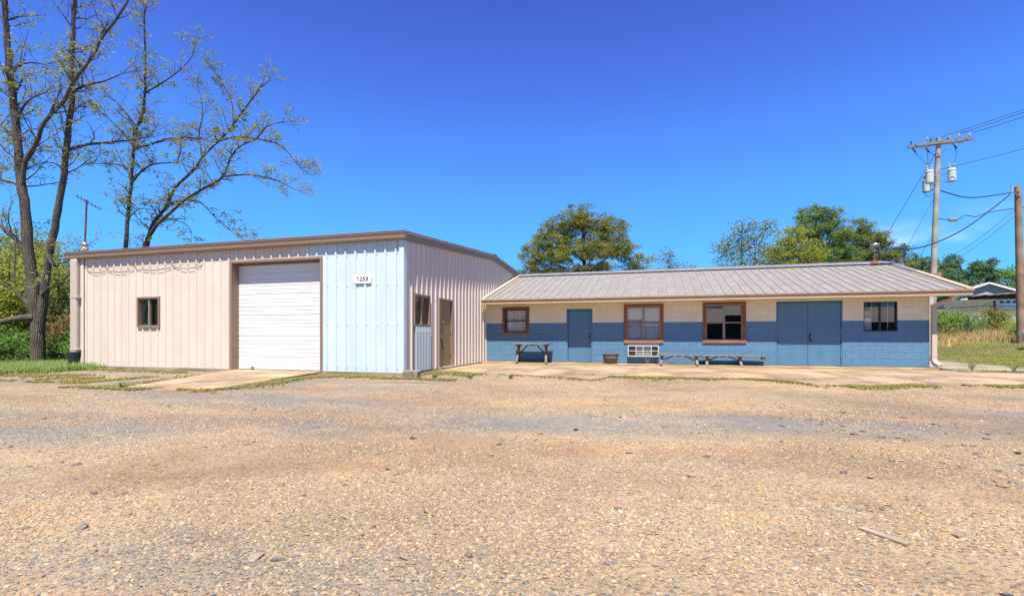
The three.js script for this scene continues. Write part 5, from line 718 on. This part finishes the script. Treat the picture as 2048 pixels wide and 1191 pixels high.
part('bracket', beam(new G(), [16.98, 7.75, -29.8], [16.62, 7.98, -29.72], .04, .04), M.steel, pole2); part('bracket', beam(new G(), [16.62, 7.9, -29.72], [16.62, 8.3, -29.72], .05, .05), M.porcelain, pole2);
{ const n = thing('short_post', 'short pale topped post standing behind the roof rake', 'post', [12.57, .1, -30.73]); part('shaft', new G().tube([[12.57, 0, -30.73], [12.57, 5.4, -30.73]], .1, 10), M.pole, n); part('cap', new G().tube([[12.57, 5.4, -30.73], [12.57, 5.86, -30.73]], .105, 10), M.porcelain, n); }
function cable(label, pts, rad, group, sag = 0) { let q = pts; if (pts.length === 2) { q = []; for (let k = 0; k <= 24; k++) { const t = k / 24; q.push([lerp(pts[0][0], pts[1][0], t), lerp(pts[0][1], pts[1][1], t) - sag * 4 * t * (1 - t), lerp(pts[0][2], pts[1][2], t)]); } } else q = new THREE.CatmullRomCurve3(pts.map((p) => V(...p))).getPoints(40).map((p) => [p.x, p.y, p.z]); return whole('power_cable', new G().tube(q, rad, 5, false), M.cable, label, 'cable', q[0], group); }
cable('high power line from the crossarm to the upper right sky', [[13.3, 10.62, -28.8], [28.3, 14.5, -20.8]], .012, 'high power lines', .35);
cable('high power line from the crossarm to the upper right sky', [[14.0, 10.66, -28.66], [24.8, 13.4, -21.6]], .012, 'high power lines', .3);
cable('high power line from the crossarm to the upper right sky', [[14.55, 10.66, -28.66], [22.0, 12.1, -23]], .012, 'high power lines', .2);
cable('single neutral line leaving the pole beside the transformers', [[13.2, 9.02, -28.7], [28.8, 12.0, -21.5]], .012, undefined, .35);
cable('thick twisted cable drooping from utility pole to plain wooden pole', [[13.3, 8.02, -28.75], [14.6, 7.7, -29.15], [16.55, 7.92, -29.72], [16.95, 7.95, -29.8]], .026);
cable('thick service cable descending from plain pole bracket to roof mast', [[16.55, 7.85, -29.72], [15.6, 7.2, -28.9], [13.2, 5.7, -26.9], [10.4, 4.6, -24.2], [8.8, 4.38, -22.5]], .026);
cable('thin telephone line from splice box past the plain wooden pole', [[13.22, 6.66, -28.72], [13.62, 6.58, -28.72], [13.98, 6.58, -28.72], [14.35, 6.78, -28.85], [14.8, 6.72, -29], [15.4, 6.93, -29.3], [17.0, 7.2, -29.9], [24, 7.9, -32]], .018);
cable('low telephone line between the house and plain wooden pole', [[17.1, 3.3, -29.9], [30, 3.9, -62]], .012, undefined, .4);
cable('slack line running from plain pole down behind the utility pole', [[16.95, 7.2, -29.9], [14.9, 5.5, -29.4], [12.9, 4.3, -29.1], [11.6, 3.6, -28.8]], .01, 'slack lines behind the pole');
cable('slack line running from plain pole down behind the utility pole', [[16.95, 6.9, -29.9], [14.9, 5.2, -29.5], [13.0, 4.0, -29.2], [11.8, 3.4, -28.9]], .01, 'slack lines behind the pole');
cable('guy wire slanting from the pole top down to the ground', [[13.2, 9.95, -28.9], [8.6, -.1, -31.2]], .012, 'guy wires');
cable('thin guy wire slanting from below the transformers to the ground', [[13.1, 7.7, -28.9], [10.3, -.1, -31.5]], .007, 'guy wires');
cable('guy wire slanting from the pole middle down to the ground', [[13.1, 6.0, -28.9], [10.6, -.1, -30.6]], .009, 'guy wires');
cable('loop of black wire hanging beneath the transformers', [[12.6, 8.9, -28.4], [12.45, 8.3, -28.4], [12.62, 7.75, -28.5], [13.0, 7.85, -28.65]], .013);
{ // propane tank, round end toward the yard
  const x = 14.62, z = -25.0, y = .98, r = .38, n = thing('propane_tank', 'pale rounded propane tank on the bank below the wooden pole', 'tank', [x + .9, land(x + .9, z), z]); const pr = []; for (let k = 0; k <= 10; k++) { const a = k / 10 * Math.PI / 2; pr.push([r * Math.sin(a) + .001, -.26 * Math.cos(a)]); } const full = [...pr.map(([q, d]) => [q, d]), ...pr.slice().reverse().map(([q, d]) => [q, 1.9 - d])];
  const g = new G((a, b, c) => [x + b, y + a, z + c]); for (let k = 0; k < full.length - 1; k++) for (let j = 0; j < 24; j++) { const a = j / 24 * 6.2832, b = (j + 1) / 24 * 6.2832, P = (q, t) => [q[0] * Math.cos(t), q[1] + .26 - .26, q[0] * Math.sin(t)]; g.poly([P(full[k], a), P(full[k + 1], a), P(full[k + 1], b), P(full[k], b)]); } part('shell', g, M.tank, n);
  for (const q of [.25, 1.6]) part('leg', new G().box(x + q, x + q + .1, land(x + q, z) - .05, y - .3, z - .3, z + .3), M.rust, n); part('dome', new G().lathe([[.13, y + .36], [.13, y + .5], [.1, y + .54], [0, y + .55]], x + .95, z, 14), M.tank, n); }
{ // far house with white gable trim
  const y = 4.2, n = thing('gabled_house', 'pale grey sided house with white gable trim up the road', 'house', [45.4, y, -88]);
  const g = new G(); for (let k = 0; k < 14; k++) g.box(41.6, 49.0, y + k * .22, y + k * .22 + .21, -86.2 + .02 * (k % 2), -86.0); for (let k = 0; k < 6; k++) { const w = 3.7 * (1 - k / 6.5); g.box(45.3 - w, 45.3 + w, y + 3.08 + k * .2, y + 3.08 + k * .2 + .19, -86.2, -86.02); } part('siding', g, M.siding, n);
  part('wall', new G().box(41.6, 49, y - .5, y + 3.0, -97, -86.2), M.siding, n);
  const rf = new G(); for (const s of [-1, 1]) rf.poly([[45.3, y + 4.35, -85.6], [45.3 + s * 4.3, y + 2.75, -85.6], [45.3 + s * 4.3, y + 2.75, -97.5], [45.3, y + 4.35, -97.5]]); part('roof', rf, M.shingle, n);
  for (const s of [-1, 1]) part('bargeboard', beam(new G(), [45.3, y + 4.3, -85.55], [45.3 + s * 4.35, y + 2.7, -85.55], .08, .22), M.white, n);
  const w = part('window', new G().box(42.2, 44.0, y + .9, y + 2.1, -86.02, -85.95), M.white, n); part('pane', new G().box(42.3, 43.05, y + 1.0, y + 2.0, -85.97, -85.94), M.darkBlue, w); part('pane', new G().box(43.15, 43.9, y + 1.0, y + 2.0, -85.97, -85.94), M.darkBlue, w); }
{ const y = 3.75, n = thing('brick_carport', 'brick garage with white overhead door across the road', 'garage', [43, y, -76]);
  part('wall', new G().box(39.5, 39.95, y - .3, y + 2.3, -74.2, -73.9).box(39.5, 47, y + 1.75, y + 2.3, -74.6, -74.0).box(39.5, 47, y - .3, y + 2.3, -79, -74.62), M.brick, n); const d = part('overhead_door', new G().box(39.95, 46.5, y - .3, y + 1.75, -74.5, -74.3), M.white, n); for (let k = 0; k < 6; k++) part('door_light', new G().box(40.4 + k * .62, 40.78 + k * .62, y + 1.25, y + 1.5, -74.3, -74.27), M.darkBlue, d);
  part('roof', new G().poly([[38.6, y + 2.25, -73.2], [48, y + 3.0, -73.2], [48, y + 3.0, -80], [38.6, y + 2.25, -80]]).poly([[38.6, y + 2.12, -73.2], [48, y + 2.87, -73.2], [48, y + 3.0, -73.2], [38.6, y + 2.25, -73.2]]), M.greyConcrete, n); }
{ const n = thing('board_fence', 'grey green privacy fence in front of the pale house', 'fence', [38, 3.6, -72.5]); for (let k = 0; k < 30; k++) { const x = 33.2 + k * .19, z = -71 - k * .03; part('picket', new G().box(x, x + .175, land(x, z) - .1, land(x, z) + 1.45 + .03 * hash(k, 1, 1), z, z + .02), M.fence ??= mat(.24, .27, .22, { map: weatherMap }), n); } }
{ const n = thing('wire_fence', 'dark fence post with a sagging top rail on the bank', 'fence', [19.85, 1.2, -37]); part('post', new G().tube([[19.85, 1.0, -37], [19.85, 3.15, -37]], .07, 8), M.darkMetal, n); part('rail', new G().tube([[14.5, 2.75, -36], [17, 2.68, -36.4], [19.85, 2.85, -37], [22.5, 2.7, -37.8], [26, 2.75, -38.8]], .022, 6), M.darkMetal, n); part('post', new G().tube([[14.5, .9, -36], [14.5, 2.8, -36]], .04, 8), M.darkMetal, n); part('post', new G().tube([[25.2, 1.0, -38.6], [25.2, 2.8, -38.6]], .04, 8), M.darkMetal, n); }
{ const n = thing('rear_shed', 'brown flat roof edge of a shed behind the blue building', 'shed', [11.4, -.1, -27.6]); part('wall', new G().box(10.9, 12.0, -.1, 3.6, -28.1, -26.5), M.spout, n); part('roof', new G().cbox(10.75, 12.22, 3.6, 3.78, -28.3, -26.3, .01), M.drip, n); }

// ---------------------------------------------------------------- across the yard, mirrored in the window glass
{ const n = thing('long_shed', 'long dark blue shed with pale metal roof across the yard', 'shed', [6, -.1, 27]); part('wall', new G().box(-12, 30, -.1, 2.9, 25, 33), M.darkBlue, n); part('roof', new G().poly([[-12.6, 2.8, 24.3], [-12.6, 4.6, 29], [30.6, 4.6, 29], [30.6, 2.8, 24.3]]).poly([[-12.6, 4.6, 29], [-12.6, 2.8, 33.7], [30.6, 2.8, 33.7], [30.6, 4.6, 29]]), M.paleRoof, n); }
[[-24, 38], [-17, 41], [-9, 39], [0, 41], [9, 40], [17, 42], [26, 39], [-33, 36], [36, 40]].forEach(([x, z], k) => fullTree('yard_tree', 'leafy green tree behind the long blue shed across the yard', [x, -.1, z], [x, 9.5, z], [[x, 8.5, z, 2.4, 1.6, 2.4], [x - 1.8, 6.5, z, 2.4, 1.8, 2.2], [x + 1.8, 6.2, z, 2.4, 1.8, 2.2], [x, 4.3, z, 3, 1.5, 2.5]], { seed: 160 + k, trunk: .22, clumps: 5, size: .8, leaves: 14, leafLen: .3, green: freshG, group: 'trees across the yard' }));

[[-38, 6, 'leafy green tree beside the yard, mirrored in the tan wall window'], [-44, 12, 'tall leafy tree further back beside the yard'], [-35, 15, 'leafy green tree beside the yard close to the long shed']].forEach(([x, z, l], k) => fullTree('yard_tree', l, [x, -.1, z], [x, 8, z], [[x, 7, z, 2.2, 1.5, 2.2], [x - 1.6, 5.2, z, 2.2, 1.6, 2.2], [x + 1.6, 5, z, 2.2, 1.6, 2.2], [x, 3, z, 2.8, 1.4, 2.5]], { seed: 180 + k, trunk: .2, clumps: 7, size: .8, leaves: 22, leafLen: .28, green: freshG, group: 'trees beside the yard' }));

renderer.render(scene, camera);
